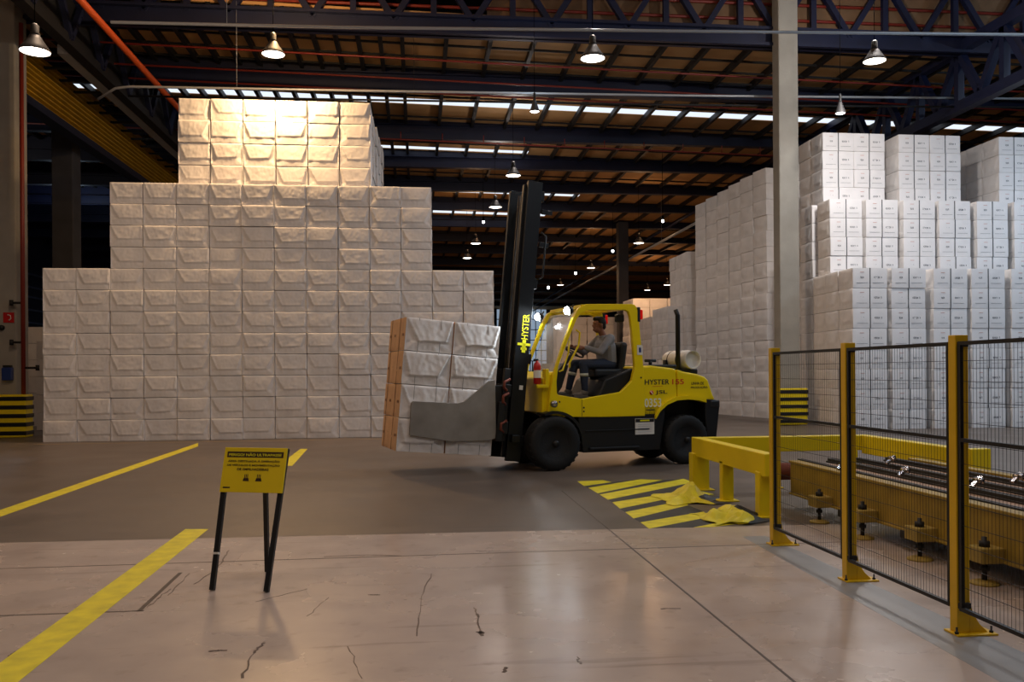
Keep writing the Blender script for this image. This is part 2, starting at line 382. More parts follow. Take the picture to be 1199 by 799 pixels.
for z in (11.75, 12.2, 12.7): q = MB(); q.tube([(XL+1, 23.85, z), (XR-1, 23.85, z)], .045, 6); q.obj('sprinkler_pipe', 'pipe_red', label='red sprinkler pipe crossing behind the truss webs, %s of three' % {11.75: 'lowest', 12.2: 'middle', 12.7: 'upper'}[z], cat='pipe')
q = MB()
for y in (15.0, 17, 19, 21, 22.6): q.bar((XL, y, 13.35), (XR, y, 13.2), .12, .2)
for i in range(40): q.bar((XL+1+i*1.5, 8, 13.2), (XL+1+i*1.5, 23.2, 13.2), .1, .16)
q.obj('roof_beam', 'darksteel', kind='structure')
q = MB(); q.box(XL, XR, 14.2, 14.9, 11.6, 12.4); q.obj('roof_beam', 'navy', kind='structure')
# longitudinal truss over the right stacks
q = MB(); X0 = 16.2
q.box(X0-.15, X0+.15, 19, 44, 9.25, 9.55); q.box(X0-.15, X0+.15, 19, 44, 11.0, 11.3)
y = 19.0
while y < 43:
    q.bar((X0, y, 9.5), (X0, y+1, 11.1), .2, .2, up=(1, 0, 0)); q.bar((X0, y+2, 9.5), (X0, y+1, 11.1), .2, .2, up=(1, 0, 0)); q.box(X0-.1, X0+.1, y+.9, y+1.1, 9.5, 11.1); y += 2
q.obj('roof_truss', 'navy', label='blue lattice truss running back above the printed bale stacks', cat='truss', kind='structure')
# far and side walls
q = MB(); q.box(XL, XR, YF, YF+.3, 0, 13); q.obj('wall_back', 'wallblue', kind='structure')
q = MB(); q.box(XL-.3, XL, YN, YF, 0, 13.9); q.obj('wall_left', 'wallblue', kind='structure')
q = MB(); q.box(XR, XR+.3, YN, YF, 0, 13.9); q.obj('wall_right', 'wallblue', kind='structure')
q = MB(); q.box(XL, XR, YN-.3, YN, 0, 4.5);q.box(XL, XR, YN-.3, YN, 9.5, 13.9); q.obj('wall_front', 'wallblue', kind='structure')
q = MB()
for z in (4.2, 5.2, 6.1, 7.0, 7.7, 8.6): q.box(XL+.0, XL+.12, 26, 70, z, z+.12)
q.obj('trim_6', 'line_blue', kind='structure')
q = MB()
p0, p1 = atY(582, 470, YF-.1), atY(640, 362, YF-.1)
q.box(p0.x, p1.x, YF-.06, YF-.02, .1, p1.z); q.obj('window_5', 'daywin', kind='structure')
q = MB()
nx = 9
for i in range(nx+1): x = p0.x+(p1.x-p0.x)*i/nx; q.box(x-.06, x+.06, YF-.14, YF-.06, .1, p1.z)
for i in range(8): z = .1+(p1.z-.1)*i/7; q.box(p0.x, p1.x, YF-.14, YF-.06, z-.06, z+.06)
q.obj('trim_7', 'darksteel', kind='structure')

# concrete columns
def column(px, py, w, X=None, Y=None, h=11.4, label='', dpt=.7):
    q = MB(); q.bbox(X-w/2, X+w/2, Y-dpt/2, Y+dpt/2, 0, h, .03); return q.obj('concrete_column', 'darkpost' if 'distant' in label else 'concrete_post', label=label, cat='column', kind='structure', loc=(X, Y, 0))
cR = G(925, 497.5); column(0, 0, .58, cR.x-.05, 23.42, 12.4, 'tall grey concrete column between the printed stacks and the long bale block', .45)
cL = atY(22, 400, 23.2); column(0, 0, .9, cL.x-.45, 23.42, 12.4, 'concrete pillar with striped base at the end of the stepped bale wall')
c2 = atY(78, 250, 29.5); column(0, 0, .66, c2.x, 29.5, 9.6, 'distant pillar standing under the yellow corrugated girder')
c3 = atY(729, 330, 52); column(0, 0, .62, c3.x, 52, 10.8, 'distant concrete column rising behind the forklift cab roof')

def stripes(name, x0, x1, y0, y1, z0, z1, n, label):
    t = thing(name, ((x0+x1)/2, (y0+y1)/2, 0), label, 'guard')
    c = Vector(((x0+x1)/2, (y0+y1)/2, 0))
    q = MB(); q.bbox(x0-c.x, x1-c.x, y0-c.y, y1-c.y, z0, z1, .03); q.obj('shell', 'yellow', t)
    q = MB(); hh = (z1-z0)/(2*n)
    for i in range(n):
        z = z0+hh*(2*i+.55); q.bbox(x0-c.x-.015, x1-c.x+.015, y0-c.y-.015, y1-c.y+.015, z, z+hh*.95, .012)
    q.obj('stripes', 'black', t); return t
gl_ = atY(30, 480, 22.6); stripes('column_guard', cL.x-1.0, gl_.x, 22.6, 23.04, 0.0, 1.08, 5, 'black and yellow striped guard around the foot of the pillar')
gr = G(925, 498); stripes('column_guard', gr.x-.42, gr.x+.42, gr.y-.25, gr.y-.13, .02, 1.05, 5, 'black and yellow striped guard panel before the tall grey column')
# things on the left pillar
yf = 23.42-.35
def onp(px, py): return atY(px, py, yf-.02)
p = onp(10, 372); t = thing('phone_sign', (p.x, yf-.012, p.z), 'small red sign with a white telephone handset on the pillar', 'sign')
q = MB(); q.box(-.13, .13, -.01, .01, -.13, .13); q.obj('plate', 'red', t)
q = MB(); q.tube([(-.02, -.018, .07), (.05, -.018, .05), (.06, -.018, -.03), (.01, -.018, -.07)][::-1], [.018, .012, .012, .018], 8); q.obj('handset_symbol', 'white', t)
p = onp(10, 437); t = thing('dispenser', (p.x, yf, p.z), 'blue box fixed to the concrete pillar below the red sign', 'box')
q = MB(); q.bbox(-.12, .12, -.14, 0, -.19, .14, .02); q.obj('housing', 'blue', t); q = MB(); q.bbox(-.10, .10, -.12, -.02, .14, .2, .01); q.obj('lid', 'darksteel', t)
p = onp(2, 384); q = MB(); q.lathe([(.07, 0), (.07, .05), (.03, .08)], 12, T=Matrix.Translation((p.x, yf, p.z)) @ Matrix.Rotation(PI/2, 4, 'X')); q.obj('call_button', 'black', label='round black button on the pillar beside the red sign', cat='button', loc=(p.x, yf, p.z))
# pipes
def pipe(name, pts, r, m_, label, cat='pipe', n=8):
    q = MB(); q.tube(pts, r, n)
    a_, b_ = Vector(pts[0]), Vector(pts[-1])
    if (b_-a_).length > 6:
        for k in range(1, 8):
            v = a_.lerp(b_, k/8); zt = 13.2 if v.y < 23.4 else roofz(v.x)
            if len(pts) > 2: v = min((Vector(p).lerp(Vector(pp), .5) for p, pp in zip(pts[:-1], pts[1:])), key=lambda w: abs(w.x-v.x))
            if zt > v.z+.1: q.tube([v, (v.x, v.y, zt-.06)], .006, 4); return q.obj(name, m_, label=label, cat=cat, loc=Vector(pts[0]))
x26 = atY(26.5, 300, 22.9)
q_ = thing('water_pipe', (x26.x, 22.9, 0), 'red vertical pipe with side valves beside the striped pillar', 'pipe')
q = MB(); q.tube([(0, 0, 0), (0, 0, 10.5)], .055, 8); q.obj('riser', 'pipe_red', q_)
q = MB()
for z in (2.4, 1.75, 3.4): q.tube([(-.02, 0, z), (.34 if z < 2 else -.28, 0, z)], .03, 8); q.tube([(.34 if z < 2 else -.28, -.0, z-.07), (.34 if z < 2 else -.28, 0, z+.07)], .05, 8)
q.obj('valve', 'darksteel', q_)
a = atX(210, 128, -8.0); pipe('pipe', [(-8.0, 12, a.z), (-8.0, 60, a.z)], .09, 'pipe_orange', 'long orange pipe running back under the roof above the bale wall')
def cond(pts, r, m_, label): return pipe('conduit', pts, r, m_, label, 'conduit')
cond([P(130, 26, 18.1), P(400, 32, 18.3), P(800, 36.5, 18.6), P(1240, 41, 19.0)], .035, 'conduit', 'pale lamp conduit nearest the camera, strung across below the blue truss')
cond([P(115, 116, 22.9), P(135, 103.5, 22.7), P(152, 101.5, 22.7), P(400, 106, 23.2), P(800, 112, 24.9), P(1240, 116, 26.2)], .035, 'conduit', 'second conduit passing just above the top of the bale wall')
cond([P(150, 112.5, 23.3), P(800, 123, 24.8), P(1240, 126, 26)], .03, 'darksteel', 'dark conduit strung close below the second pale conduit')
cond([P(1026, 37, 18.9), P(1080, -5, 16)], .03, 'shade', 'sloping conduit feeding the white lamp over the printed stacks')
cond([P(971, 152, 22), P(1034, 115, 24)], .02, 'conduit', 'thin sloping conduit over the corner of the printed stacks')
for k, (y, z) in enumerate([(24.9, 11.1), (26.6, 11.1), (27.7, 11.05), (33.2, 11.0)]):
    q = MB(); q.tube([(XL+1, y, z+.1), (XR-1, y, z-1.25+.1)], .03, 6)
    if k == 3:
        for i in range(30): q.tube([(-15+i*1.6, y, z-.13-.032*i), (-15+i*1.6, y, z+.15-.032*i)], .02, 5)
    q.obj('sprinkler_pipe', 'pipe_red', label=['red sprinkler pipe in the first roof bay behind the truss', 'second red sprinkler pipe behind the truss', 'third red sprinkler pipe, just before the next beam', 'red sprinkler pipe with short risers beside the bright skylight strip'][k], cat='pipe')
cond([(13.2, 36, 8.6), (13.2, 110, 8.6)], .07, 'conduit', 'long bright tube running back high over the far bale stacks')
cond([(13.6, 36, 9.4), (13.6, 110, 9.4)], .06, 'navy', 'thin dark tube running back above the far bale stacks')

# girder on the left with yellow corrugated side, walkway brackets and dark truss
gx = -10.45
za = atX(22, 106, gx).z; zb = atX(48, 69, gx).z
t = thing('crane_girder', (gx, 24, za), 'girder clad in yellow corrugated sheet under the roof beside the wall', 'girder')
q = MB(); n = 9; prof = []
for i in range(n*4+1):
    z = (zb-za)*i/(n*4); prof.append((.07*(1 if (i % 4) in (0, 1) else -1), z))
y0, y1 = 23.95-24, 52-24
vs = [(x, y0, z) for x, z in prof]+[(x, y1, z) for x, z in prof]+[(-.12, y0, z) for x, z in prof]+[(-.12, y1, z) for x, z in prof]; k = len(prof)
q.add(vs, [(i, i+1, k+i+1, k+i) for i in range(k-1)]+[(2*k+i, 3*k+i, 3*k+i+1, 2*k+i+1) for i in range(k-1)]+[(0, k, 3*k, 2*k), (k-1, 3*k-1, 4*k-1, 2*k-1)])
q.obj('cladding', 'girder_yellow', t)
q = MB(); q.box(-.3, .1, y0, y1, -.22, 0); q.obj('lower_beam', 'navy', t)
q = MB()
for i in range(22):
    y = y0+.3+i*1.05; q = MB(); q.box(.04, .95, y, y+.07, zb-za-.25, zb-za-.18); q.obj('bracket', 'darksteel', t)
q = MB()
for i in range(6): y = y0+1+i*5; q.box(-.1, -.04, y, y+.06, zb-za, roofz(gx)-za)
q.obj('suspension_rods', 'darksteel', t)
q = MB(); q.box(.95, 1.25, y0, y1, zb-za-.3, zb-za-.05); q.obj('cable_tray', 'conduit', t)
t = thing('roof_truss', (-9.3, 24, 9.8), 'dark lattice girder running back beside the yellow corrugated girder', 'truss'); t['kind'] = 'structure'
q = MB(); q.box(.2, .5, -12, 26, .25, .5); q.box(.2, .5, -12, 26, 1.9, 2.2); q.box(.3, .36, -12, 26, .5, 1.9); q.obj('chords', 'darksteel', t)
q = MB()
for i in range(17): y = -12+i*2.2; q.bar((.5, y, .4), (.5, y+1.1, 2.0), .14, .14, up=(1, 0, 0)); q.bar((.5, y+2.2, .4), (.5, y+1.1, 2.0), .14, .14, up=(1, 0, 0))
q.obj('webs', 'navy', t)

# ------------------------------------------------------------ pendant lamps
def lamp(p, warm, power, label, r=.275, group=None, hang=None, upf=None):
    t = thing('pendant_lamp', p, label, 'lamp', group)
    q = MB(); q.lathe([(r, 0), (r*.97, .035), (r*.80, .10), (r*.50, .22), (r*.33, .30), (r*.30, .30), (r*.46, .21), (r*.76, .09), (r*.93, .03), (r*.96, 0.0)], 20, cap=False); q.obj('lamp_shade', 'shade', t)
    q = MB(); q.lathe([(r*.33, .30), (r*.33, .33), (r*.26, .36), (r*.26, .48), (r*.12, .52)], 14); q.obj('ballast', 'darksteel', t)
    top = hang if hang else max(.3, (13.2 if p[1] < 23.2 else roofz(p[0]))-p[2]-.5)
    q = MB(); q.tube([(0, 0, .5), (0, 0, .5+top)], .008, 6); q.obj('hanger', 'flatblack', t)
    q = MB(); q.lathe([(r*.94, .012), (r*.6, -.012), (.001, -.02)], 18, cap=False); q.obj('lens', 'lens_warm' if warm else 'lens_cool', t)
    if power:
        ld = bpy.data.lights.new('lamp_light', 'AREA'); ld.shape = 'DISK'; ld.size = r*1.7; ld.energy = power; ld.color = warm if warm else COOL
        lo = bpy.data.objects.new('lamp_light', ld); COL.objects.link(lo); lo.parent = t; lo.location = (0, 0, -.04)
        u = bpy.data.lights.new('added_uplight', 'POINT'); u.energy = power*(upf or UP_F); u.shadow_soft_size = .12; u.color = ld.color  # free point light added above the shade for upward glow on the roof
        uo = bpy.data.objects.new('added_uplight', u); COL.objects.link(uo); uo.parent = t; uo.location = (.15, .15, 1.05)
    return t
lamp(P(41, 61, 15.5), WARM, LAMP_W, 'warm pendant lamp glowing beside the pillar and yellow girder', .27)
lamp(P(320, 64, 20.15), (1, .62, .30), HOT_W, 'warm pendant lamp lighting the highest bales of the stepped wall')
lamp(P(694, 69, 18.6), NEUT, LAMP_W, 'white pendant lamp hanging above the forklift mast and load')
lamp(P(1024, 72, 20.9), (1, .92, .86), COOL_W, 'white pendant lamp right of the tall grey column')
lamp(P(626, 131, 22.8), None, LAMP_W*.4, 'small bright lamp below the long skylight strip', .13)
lamp(P(984, 133, 22.4), None, COOL_W*.03, 'small bright lamp over the corner of the printed stacks', .13)
lamp(P(601, 206, 30.5), NEUT, LAMP_W, 'pendant lamp hanging beside the top of the forklift mast')
lamp(P(580, 243, 36.0), NEUT, LAMP_W, 'pendant lamp seen just above the low end of the bale wall')
far = [(557, 285.5, 46), (547, 302.5, 52), (748, 285, 44), (692, 314, 57), (656, 334, 68), (758, 340, 72), (781, 334, 68)]
nm = ['pendant lamp deep in the hall, higher of two left of the mast', 'pendant lamp deep in the hall, lower of two left of the mast', 'pendant lamp deep in the hall right of the mast, the highest there',
      'second highest far pendant lamp right of the mast', 'lowest far pendant lamp close beside the mast', 'far pendant lamp over the brown bale stacks, nearer the mast', 'far pendant lamp over the brown bale stacks, nearer the bale block']
for (x, y, d), l in zip(far, nm): lamp(P(x, y, d), (1, .56, .28), LAMP_W*(6 if d < 45 else 3), l, .28, upf=(.12 if d < 45 else .3))
for (x, y, d), l in zip([(776, 259, 38), (717.5, 294, 50), (674, 320, 62), (642, 337, 80), (566, 260, 40)],
        ['bare white lamp point, highest beyond the bale block', 'bare white lamp point between the two upper far pendants', 'bare white lamp point between the two lower far pendants', 'tiny bare white lamp point beside the forklift mast', 'tiny bare white lamp point over the low end of the bale wall']):
    t = thing('bulb_lamp', P(x, y, d), l, 'lamp'); q = MB(); q.ball((0, 0, 0), .075*d/50, .075*d/50, .09*d/50); q.obj('bulb', 'lens_cool', t); q = MB(); q.lathe([(.05, .05), (.05, .2), (.02, .24)], 10); q.tube([(0, 0, .2), (0, 0, roofz(t.location.x)-t.location.z)], .012, 5); q.obj('socket', 'flatblack', t)
# unseen pendants, added out of view to light the hall
for x, y, c, pw in [(-10.5, 10, WARM, .8), (-4.5, 10, WARM, .8), (3.0, 10, NEUT, .9), (10.5, 12, None, 2.4), (-7, 4, WARM, 1.1), (1.0, 4, NEUT, 1.1), (8, 5, None, 1.3), (17, 15, None, 3.4), (-4, -3, NEUT, .8), (5, -3, NEUT, .8), (15, 5, None, 1.0), (-19, 32, NEUT, 1.5), (-18, 46, None, 1.5), (19.5, 19, None, 2.6)]:
    lamp(Vector((x, y, 8.9)), c, LAMP_W*pw, 'unseen hall pendant lamp added for light over the open floor', group='unseen pendants added for light')

# ------------------------------------------------------------ bales
BW, BD, BH = .746, .945, .505      # envelope width, printed width, height
def bale_mesh(seed, nx=36, nz=24, ny=16, printed=True, wires=True, warm_end=False):
    r = random.Random(seed); hx, hy, hz = BW/2, BD/2, BH/2; rad = .014
    vb = -.38+r.uniform(-.12, .10); wl = r.uniform(.42, .68); wr = r.uniform(.62, .98)
    if r.random() < .4: wl, wr = wr, wl
    amp = r.uniform(.35, 1.05); bul = r.uniform(.004, .016); sk = r.uniform(-.06, .06); ph = [r.uniform(0, 6.28) for _ in range(8)]
    off = Vector((seed*3.7, seed*1.3, seed*.7))
    def wob(a, b): return .006*mnoise.noise(Vector((a*1.6, b*1.3, 0))+off)+.0045*mnoise.noise(Vector((a*4.2, b*3.4, 3))+off)
    ll = r.uniform(.8, 1.25); lr = r.uniform(.8, 1.25); fold = r.uniform(.6, 1.2)
    def env(u, v):
        t = (1-v)/(1-vb)               # 0 top, 1 at flap bottom
        L = -1+.02+(1-wl)*t; R = 1-.02-(1-wr)*t
        h = bul*(1-u*u)*(1-v*v); vv = v-sk*u
        if vv > vb:
            if L < u < R:
                h += .012*amp*min(1, (vv-vb)*9+.35) + .010*max(0, 1-abs(u)*1.5)*math.exp(-((vv-vb-.05)/.12)**2)
                h += .008*fold*(math.exp(-((u-L)/.07)**2)+math.exp(-((R-u)/.07)**2))
            else:
                e = (L-u) if u <= L else (u-R)
                h -= .034*amp*(ll if u < 0 else lr)*min(1, e*5)*(1-.35*abs(v))
        else:
            e = (vb-vv)/(1+vb); edge = abs(u)-(1-.45*(1-e))
            if edge > 0: h -= .026*amp*min(1, edge*4)
            h -= .004
        return h+wob(u*1.5, v)
    def disp(n, p):
        if abs(n.y) > .9: return env(p.x/hx*(1 if n.y < 0 else -1), p.z/hz)
        if abs(n.x) > .9:
            v = p.z/hz; u = p.y/hy
            return .004*(1-u*u)*(1-v*v)+wob(u*2, v)*.8 - .004*math.exp(-((u*1.0)/.05)**2)
        return wob(p.x*3, p.y*3)
    q = MB()
    def side(fn, na, nb, normal, mi):
        n = Vector(normal); vs = []; fs = []
        for j in range(nb+1):
            for i in range(na+1):
                p = Vector(fn(-1+2*i/na, -1+2*j/nb)); c = Vector((max(-hx+rad, min(hx-rad, p.x)), max(-hy+rad, min(hy-rad, p.y)), max(-hz+rad, min(hz-rad, p.z))))
                d = p-c
                if d.length > 1e-6: d.normalize()
                else: d = n
                w = min(1, max(0, min(hx-abs(p.x) if abs(n.x) < .5 else 9, hy-abs(p.y) if abs(n.y) < .5 else 9, hz-abs(p.z) if abs(n.z) < .5 else 9)/.025))
                e = disp(n, p)*w
                if abs(n.z) > .5: e = min(e, 0)*.5
                vs.append(c+d*rad+n*e)
        for j in range(nb):
            for i in range(na): a = j*(na+1)+i; fs.append((a, a+1, a+na+2, a+na+1))
        q.add(vs, fs, mi, Matrix.Translation((0, 0, hz)), True)
    side(lambda a, b: (a*hx, -hy, b*hz), nx, nz, (0, -1, 0), 0)
    side(lambda a, b: (-a*hx, hy, b*hz), nx, nz, (0, 1, 0), 0)
    side(lambda a, b: (-hx, -a*hy, b*hz), ny, nz//2, (-1, 0, 0), 1)
    side(lambda a, b: (hx, a*hy, b*hz), ny, nz//2, (1, 0, 0), 1)
    side(lambda a, b: (a*hx, b*hy, hz), nx//2, ny//2, (0, 0, 1), 0)
    side(lambda a, b: (a*hx, -b*hy, -hz), nx//2, ny//2, (0, 0, -1), 0)
    if printed:
        for sx in (-1, 1):
            xx = sx*(hx+.0055); X0_, X1_ = (min(xx, xx-sx*.004), max(xx, xx-sx*.004))
            q.box(X0_, X1_, -.012, .012, .004, BH-.004, 3)
            for half in (-1, 1):
                # rows of printed marks on either half of the face
                yc = half*.22
                yy = yc-.10 if half*sx > 0 else yc-.045
                n = 7 if half*sx > 0 else 3
                for i in range(n):
                    w = r.uniform(.016, .028); hh = r.choice((.044, .044, .050)); 
                    if i == 1 and n == 7: yy += .03; continue
                    q.box(X0_, X1_, yy, yy+w*.35, .24, .24+hh, 2); q.box(X0_, X1_, yy, yy+w, .24+hh-.010, .24+hh, 2); q.box(X0_, X1_, yy, yy+w, .24+(.0 if i % 2 else .014), .24+(.010 if i % 2 else .024), 2)
                    yy += w+.010
                q.box(X0_, X1_, yc-.15, yc+.15, .125, .131, 2)
                if half*sx < 0: q.box(X0_, X1_, yc-.06, yc+.05, .39, .40, 4)
    if wires:
        for xx in (-.17, .17):
            for sy in (-1, 1):
                yy = sy*(hy+.012); q.box(xx-.0018, xx+.0018, min(yy, yy-sy*.004), max(yy, yy-sy*.004), .004, BH-.004, 3)
    return q.mesh('pulp_bale', ['paper', 'warm_end' if warm_end else 'brand', 'print', 'strap', 'stamp'])
ORD = 'first second third fourth fifth sixth seventh eighth ninth tenth eleventh twelfth thirteenth fourteenth fifteenth sixteenth'.split()
ENV = [bale_mesh(100+i, printed=False, wires=False) for i in range(10)]
PRN = [bale_mesh(200+i, nx=16, nz=12, ny=20, wires=False) for i in range(6)]
PITCH = .507
def bale(me, loc, rz, label, group):
    o = bpy.data.objects.new('pulp_bale', me); COL.objects.link(o); o.location = loc; o.rotation_euler = (0, 0, rz); return tag(o, label, 'bale', group)
# stepped wall on the left: 8, 12 and 16 layers
WX = atY(50, 440, 20.9).x; WY = 20.9+BD/2; CW = (atY(579, 440, 20.9).x-WX)/14
TX = atY(210.5, 200, 21.5).x; CW3 = (atY(435, 200, 21.5).x-TX)/6
for c in range(14):
    top = 16 if 4 <= c < 10 else 12 if 2 <= c < 12 else 8
    for l in range(top):
        x = WX+(c+.5)*CW+R_.uniform(-.004, .004); zz = l*PITCH
        dy = R_.uniform(-.018, .022)+(.015 if l >= 8 else 0)
        if l >= 12: x = TX+(c-3.5)*CW3+R_.uniform(-.004, .004); dy += .42; zz = 12*PITCH+(l-12)*.537
        if (c, l) in ((6, 10), (4, 14), (9, 3)): dy -= .05
        bale(R_.choice(ENV), (x, WY+dy, zz), R_.uniform(-.006, .006),
             'wrapped pulp bale, %s layer up, %s column from the stepped wall\'s pillar end' % (ORD[l], ORD[c]), 'bales of the stepped wall').scale = (1, 1, 1.06 if l >= 12 else 1)
# printed stacks on the right: three terraces
PP = .525
T1 = [atY(x, 440, 21.0).x for x in (998.8, 1044.6, 1094, 1138, 1185)]
T2 = [atY(x, 440, 22.55).x for x in (973, 1015, 1059, 1101, 1145, 1189)]
T3 = [atY(x, 440, 23.45).x for x in (965, 1001.5, 1054, 1091, 1171.5, 1209)]
SP = Matrix.Diagonal((1, 1, PP/BH*.998, 1))
PRN2 = []
for me in PRN: me.transform(SP)
def pr(X, Y, l, label):
    return bale(R_.choice(PRN), (X+BD/2+R_.uniform(-.008, .008), Y+BW/2+R_.uniform(-.012, .012), l*PP), PI/2 if R_.random() < 2 else -PI/2, label, 'printed bales of the terraced stacks')
lab = 'printed white bale, %s layer up, %s column from the tall column, %s terrace'
for c, X in enumerate(T1):
    for l in range(8): pr(X, 21.0, l, lab % (ORD[l], ORD[c], 'lower'))
for c, X in enumerate(T2):
    for l in range(8, 12): pr(X, 22.55, l, lab % (ORD[l], ORD[c], 'middle'))
for c, X in enumerate(T3):
    for l in range(12, 16): pr(X, 23.45, l, lab % (ORD[l], ORD[c], 'top'))
for l in range(8): pr(T1[0], 21.77, l, 'bale seen side-on, %s layer up, just behind the printed stacks\' front corner' % ORD[l])
for l in range(8): pr(T1[0]+.05, 22.55, l, 'bale seen side-on, %s layer up, two behind the printed stacks\' front corner' % ORD[l])
for l in range(12): pr(T1[0]+.1, 23.45, l, 'bale seen side-on, %s layer up, three behind the printed stacks\' front corner' % ORD[l])
# all the bales beyond those: one mass
lowme = [bale_mesh(300+i, nx=10, nz=8, ny=8, printed=False, wires=False) for i in range(4)]
low = [([v.co.copy() for v in me.vertices], [tuple(p.vertices) for p in me.polygons], [min(p.material_index, 1) for p in me.polygons]) for me in lowme]
VV = []; FF = []; MM = []
def lb(x, y, l, rz=PI/2, pitch=.507, sz=1.0):
    vs, fs, ms = R_.choice(low); T = Matrix.Translation((x+R_.uniform(-.02, .02), y, l*pitch)) @ Matrix.Rotation(rz, 4, 'Z') @ Matrix.Diagonal((1, 1, pitch/BH*.998, 1))
    o = len(VV); VV.extend((T @ v)[:] for v in vs); FF.extend(tuple(i+o for i in f) for f in fs); MM.extend(ms)
for X in T1[1:]:
    for l in range(8): lb(X+BD/2+.04, 22.95, l, pitch=PP)
for X in T2[1:]:
    for l in range(8, 12): lb(X+BD/2, 23.85, l, pitch=PP)
def block(X, Y0, ncol, layers, deep=1, extra=1, pitch=.507):
    for k in range(ncol):
        xx = X
        for e in range(deep):
            for l in range(layers): lb(xx+BD/2+e*1.0, Y0+BW/2+k*.765, l, pitch=pitch)
for X in (T3[0], T3[1]+.02, T3[2], T3[3], T3[4], T3[5]):
    for k in range(1, 4):
        for l in range(12 if X != T3[0] else 0, 16): lb(X+BD/2, 23.45+.765*k+BW/2, l, pitch=PP)
tv = Vector((-.193, .981, 0)); nv = Vector((.981, .193, 0)); pv = Vector((11.22, 26.5, 0))
for k in range(6):
    for e in range(1):
        c_ = pv+tv*(BW/2+k*.765)+nv*(BD/2+e)
        for l in range(16): lb(c_.x, c_.y, l, PI/2+.194, (.507, .503, .499, .494, .489, .484)[k])
block(10.15, 31.4, 3, 12, 2); block(9.55, 31.9, 3, 8, 1)
c2x = atY(763, 400, 38).x; block(c2x, 38, 3, 8, 2); c3x = atY(741, 400, 46).x; block(c3x, 46, 3, 11, 4); block(atY(652, 400, 54).x, 54, 2, 10, 5)
for e in range(1, 4):
    for l in range(8): lb(T1[-1]+BD/2+e*1.08, 21.0+BW/2, l, pitch=PP)
    for l in range(8, 12): lb(T2[-1]+BD/2+e*1.05, 22.55+BW/2, l, pitch=PP)
    for l in range(12, 16): lb(T3[-1]+BD/2+e*1.0, 23.45+BW/2, l, pitch=PP)
# backs of the terraces and the rest behind the stepped wall
for k in range(1, 5):
    for l in range(12, 16): lb(TX+5.5*CW3+.03*k, WY+.46+k*.97, l+(l-12)*.06, 0)
    for l in range(8, 12): lb(WX+11.5*CW, WY+k*.97, l, 0)
    for l in range(0, 8): lb(WX+13.5*CW, WY+k*.97, l, 0)
for (pa, y, n_, L) in ((24, 27.5, 1, 6), (42, 25.5, 1, 5)):
    X = atY(pa, 420, y).x
    for l in range(L): lb(X+BD/2, y+BW/2, l)
me = bpy.data.meshes.new('stacked_bales'); me.from_pydata(VV, [], FF); me.materials.append(M['paper']); me.materials.append(M['paper']); me.polygons.foreach_set('material_index', MM); me.polygons.foreach_set('use_smooth', [True]*len(FF))
o = bpy.data.objects.new('pulp_bale_stacks', me); COL.objects.link(o); tag(o, 'mass of wrapped pulp bales stacked deep into the hall', 'bales', None, 'stuff')

# ------------------------------------------------------------ forklift
TH = math.radians(20); d0 = 1.55/((552-(HZ-ROLL*(650-CX)))/F_PX); Xr0 = (650-CX)/F_PX*d0
FW = -CR*math.cos(TH)-CF*math.sin(TH); org = CR*Xr0+CF*d0; org.z = 0
ang = math.atan2(FW.y, FW.x)
FM = Matrix.Translation(org) @ Matrix.Rotation(ang, 4, 'Z')
fk = thing('forklift', org, 'yellow forklift with a tall black mast clamping white pulp bales', 'forklift', rot=(0, 0, ang))
def ypoly(name, poly, y0, y1, m_, parent=fk, bev=.0, hole=None):
    q = MB(); q.prism(poly, y0, y1, hole=hole); o = q.obj(name, m_, parent)
    if bev:
        b = o.modifiers.new('b', 'BEVEL'); b.width = bev; b.segments = 3; b.limit_method = 'ANGLE'; b.angle_limit = .6
    return o
W0, W1 = -.08, -1.42
# chassis
ypoly('chassis', [(.02, .9), (-.42, .86), (-.50, .26), (-1.90, .26), (-1.96, .60), (-2.0, .84), (-2.0, .98), (.02, .98)], W0, W1, 'black', bev=.02)
ypoly('rear_bumper', [(-2.76, 1.08), (-3.03, 1.05), (-3.05, .98), (-2.98, .42), (-2.80, .42), (-2.76, .8)], W0+.01, W1-.01, 'black', bev=.02)
# counterweight/hood: arch cut
arch = [(-1.83, .83), (-1.90, .92), (-2.02, 1.03), (-2.2, 1.10), (-2.42, 1.12), (-2.62, 1.09), (-2.78, 1.07)]
hood = [(-1.56, 1.63), (-1.75, 1.645), (-2.14, 1.60), (-2.35, 1.545), (-2.62, 1.50), (-2.76, 1.455), (-2.83, 1.40), (-2.92, 1.16), (-2.97, 1.06)]
ypoly('hood', [(-1.45, .82), (-1.45, 1.63)]+hood[:3]+[(-2.20, 1.585), (-2.22, 1.10)]+[(-2.02, 1.035), (-1.90, .93), (-1.83, .82)], W0, W1, 'cabyellow', bev=.03)
ypoly('counterweight', [(-2.23, 1.585)]+hood[3:]+[(-2.78, 1.05), (-2.62, 1.07), (-2.42, 1.11), (-2.23, 1.10)], W0, W1, 'cabyellow', bev=.035)
# wheel-arch lip
q = MB(); pts = [(-1.80, .83), (-1.88, .95), (-2.02, 1.06), (-2.2, 1.125), (-2.42, 1.14), (-2.62, 1.12), (-2.76, 1.08)]
q.prism(pts+[(x, z-.06) for x, z in pts[::-1]], W0+.05, W0-.12); q.obj('fender_lip', 'cabyellow', fk)
# dark wheel well behind the rear tyre
ypoly('wheel_well', [(-1.86, .80), (-1.95, .95), (-2.2, 1.08), (-2.6, 1.07), (-2.78, .98), (-2.78, .45), (-1.9, .45)], -.42, -1.1, 'black')
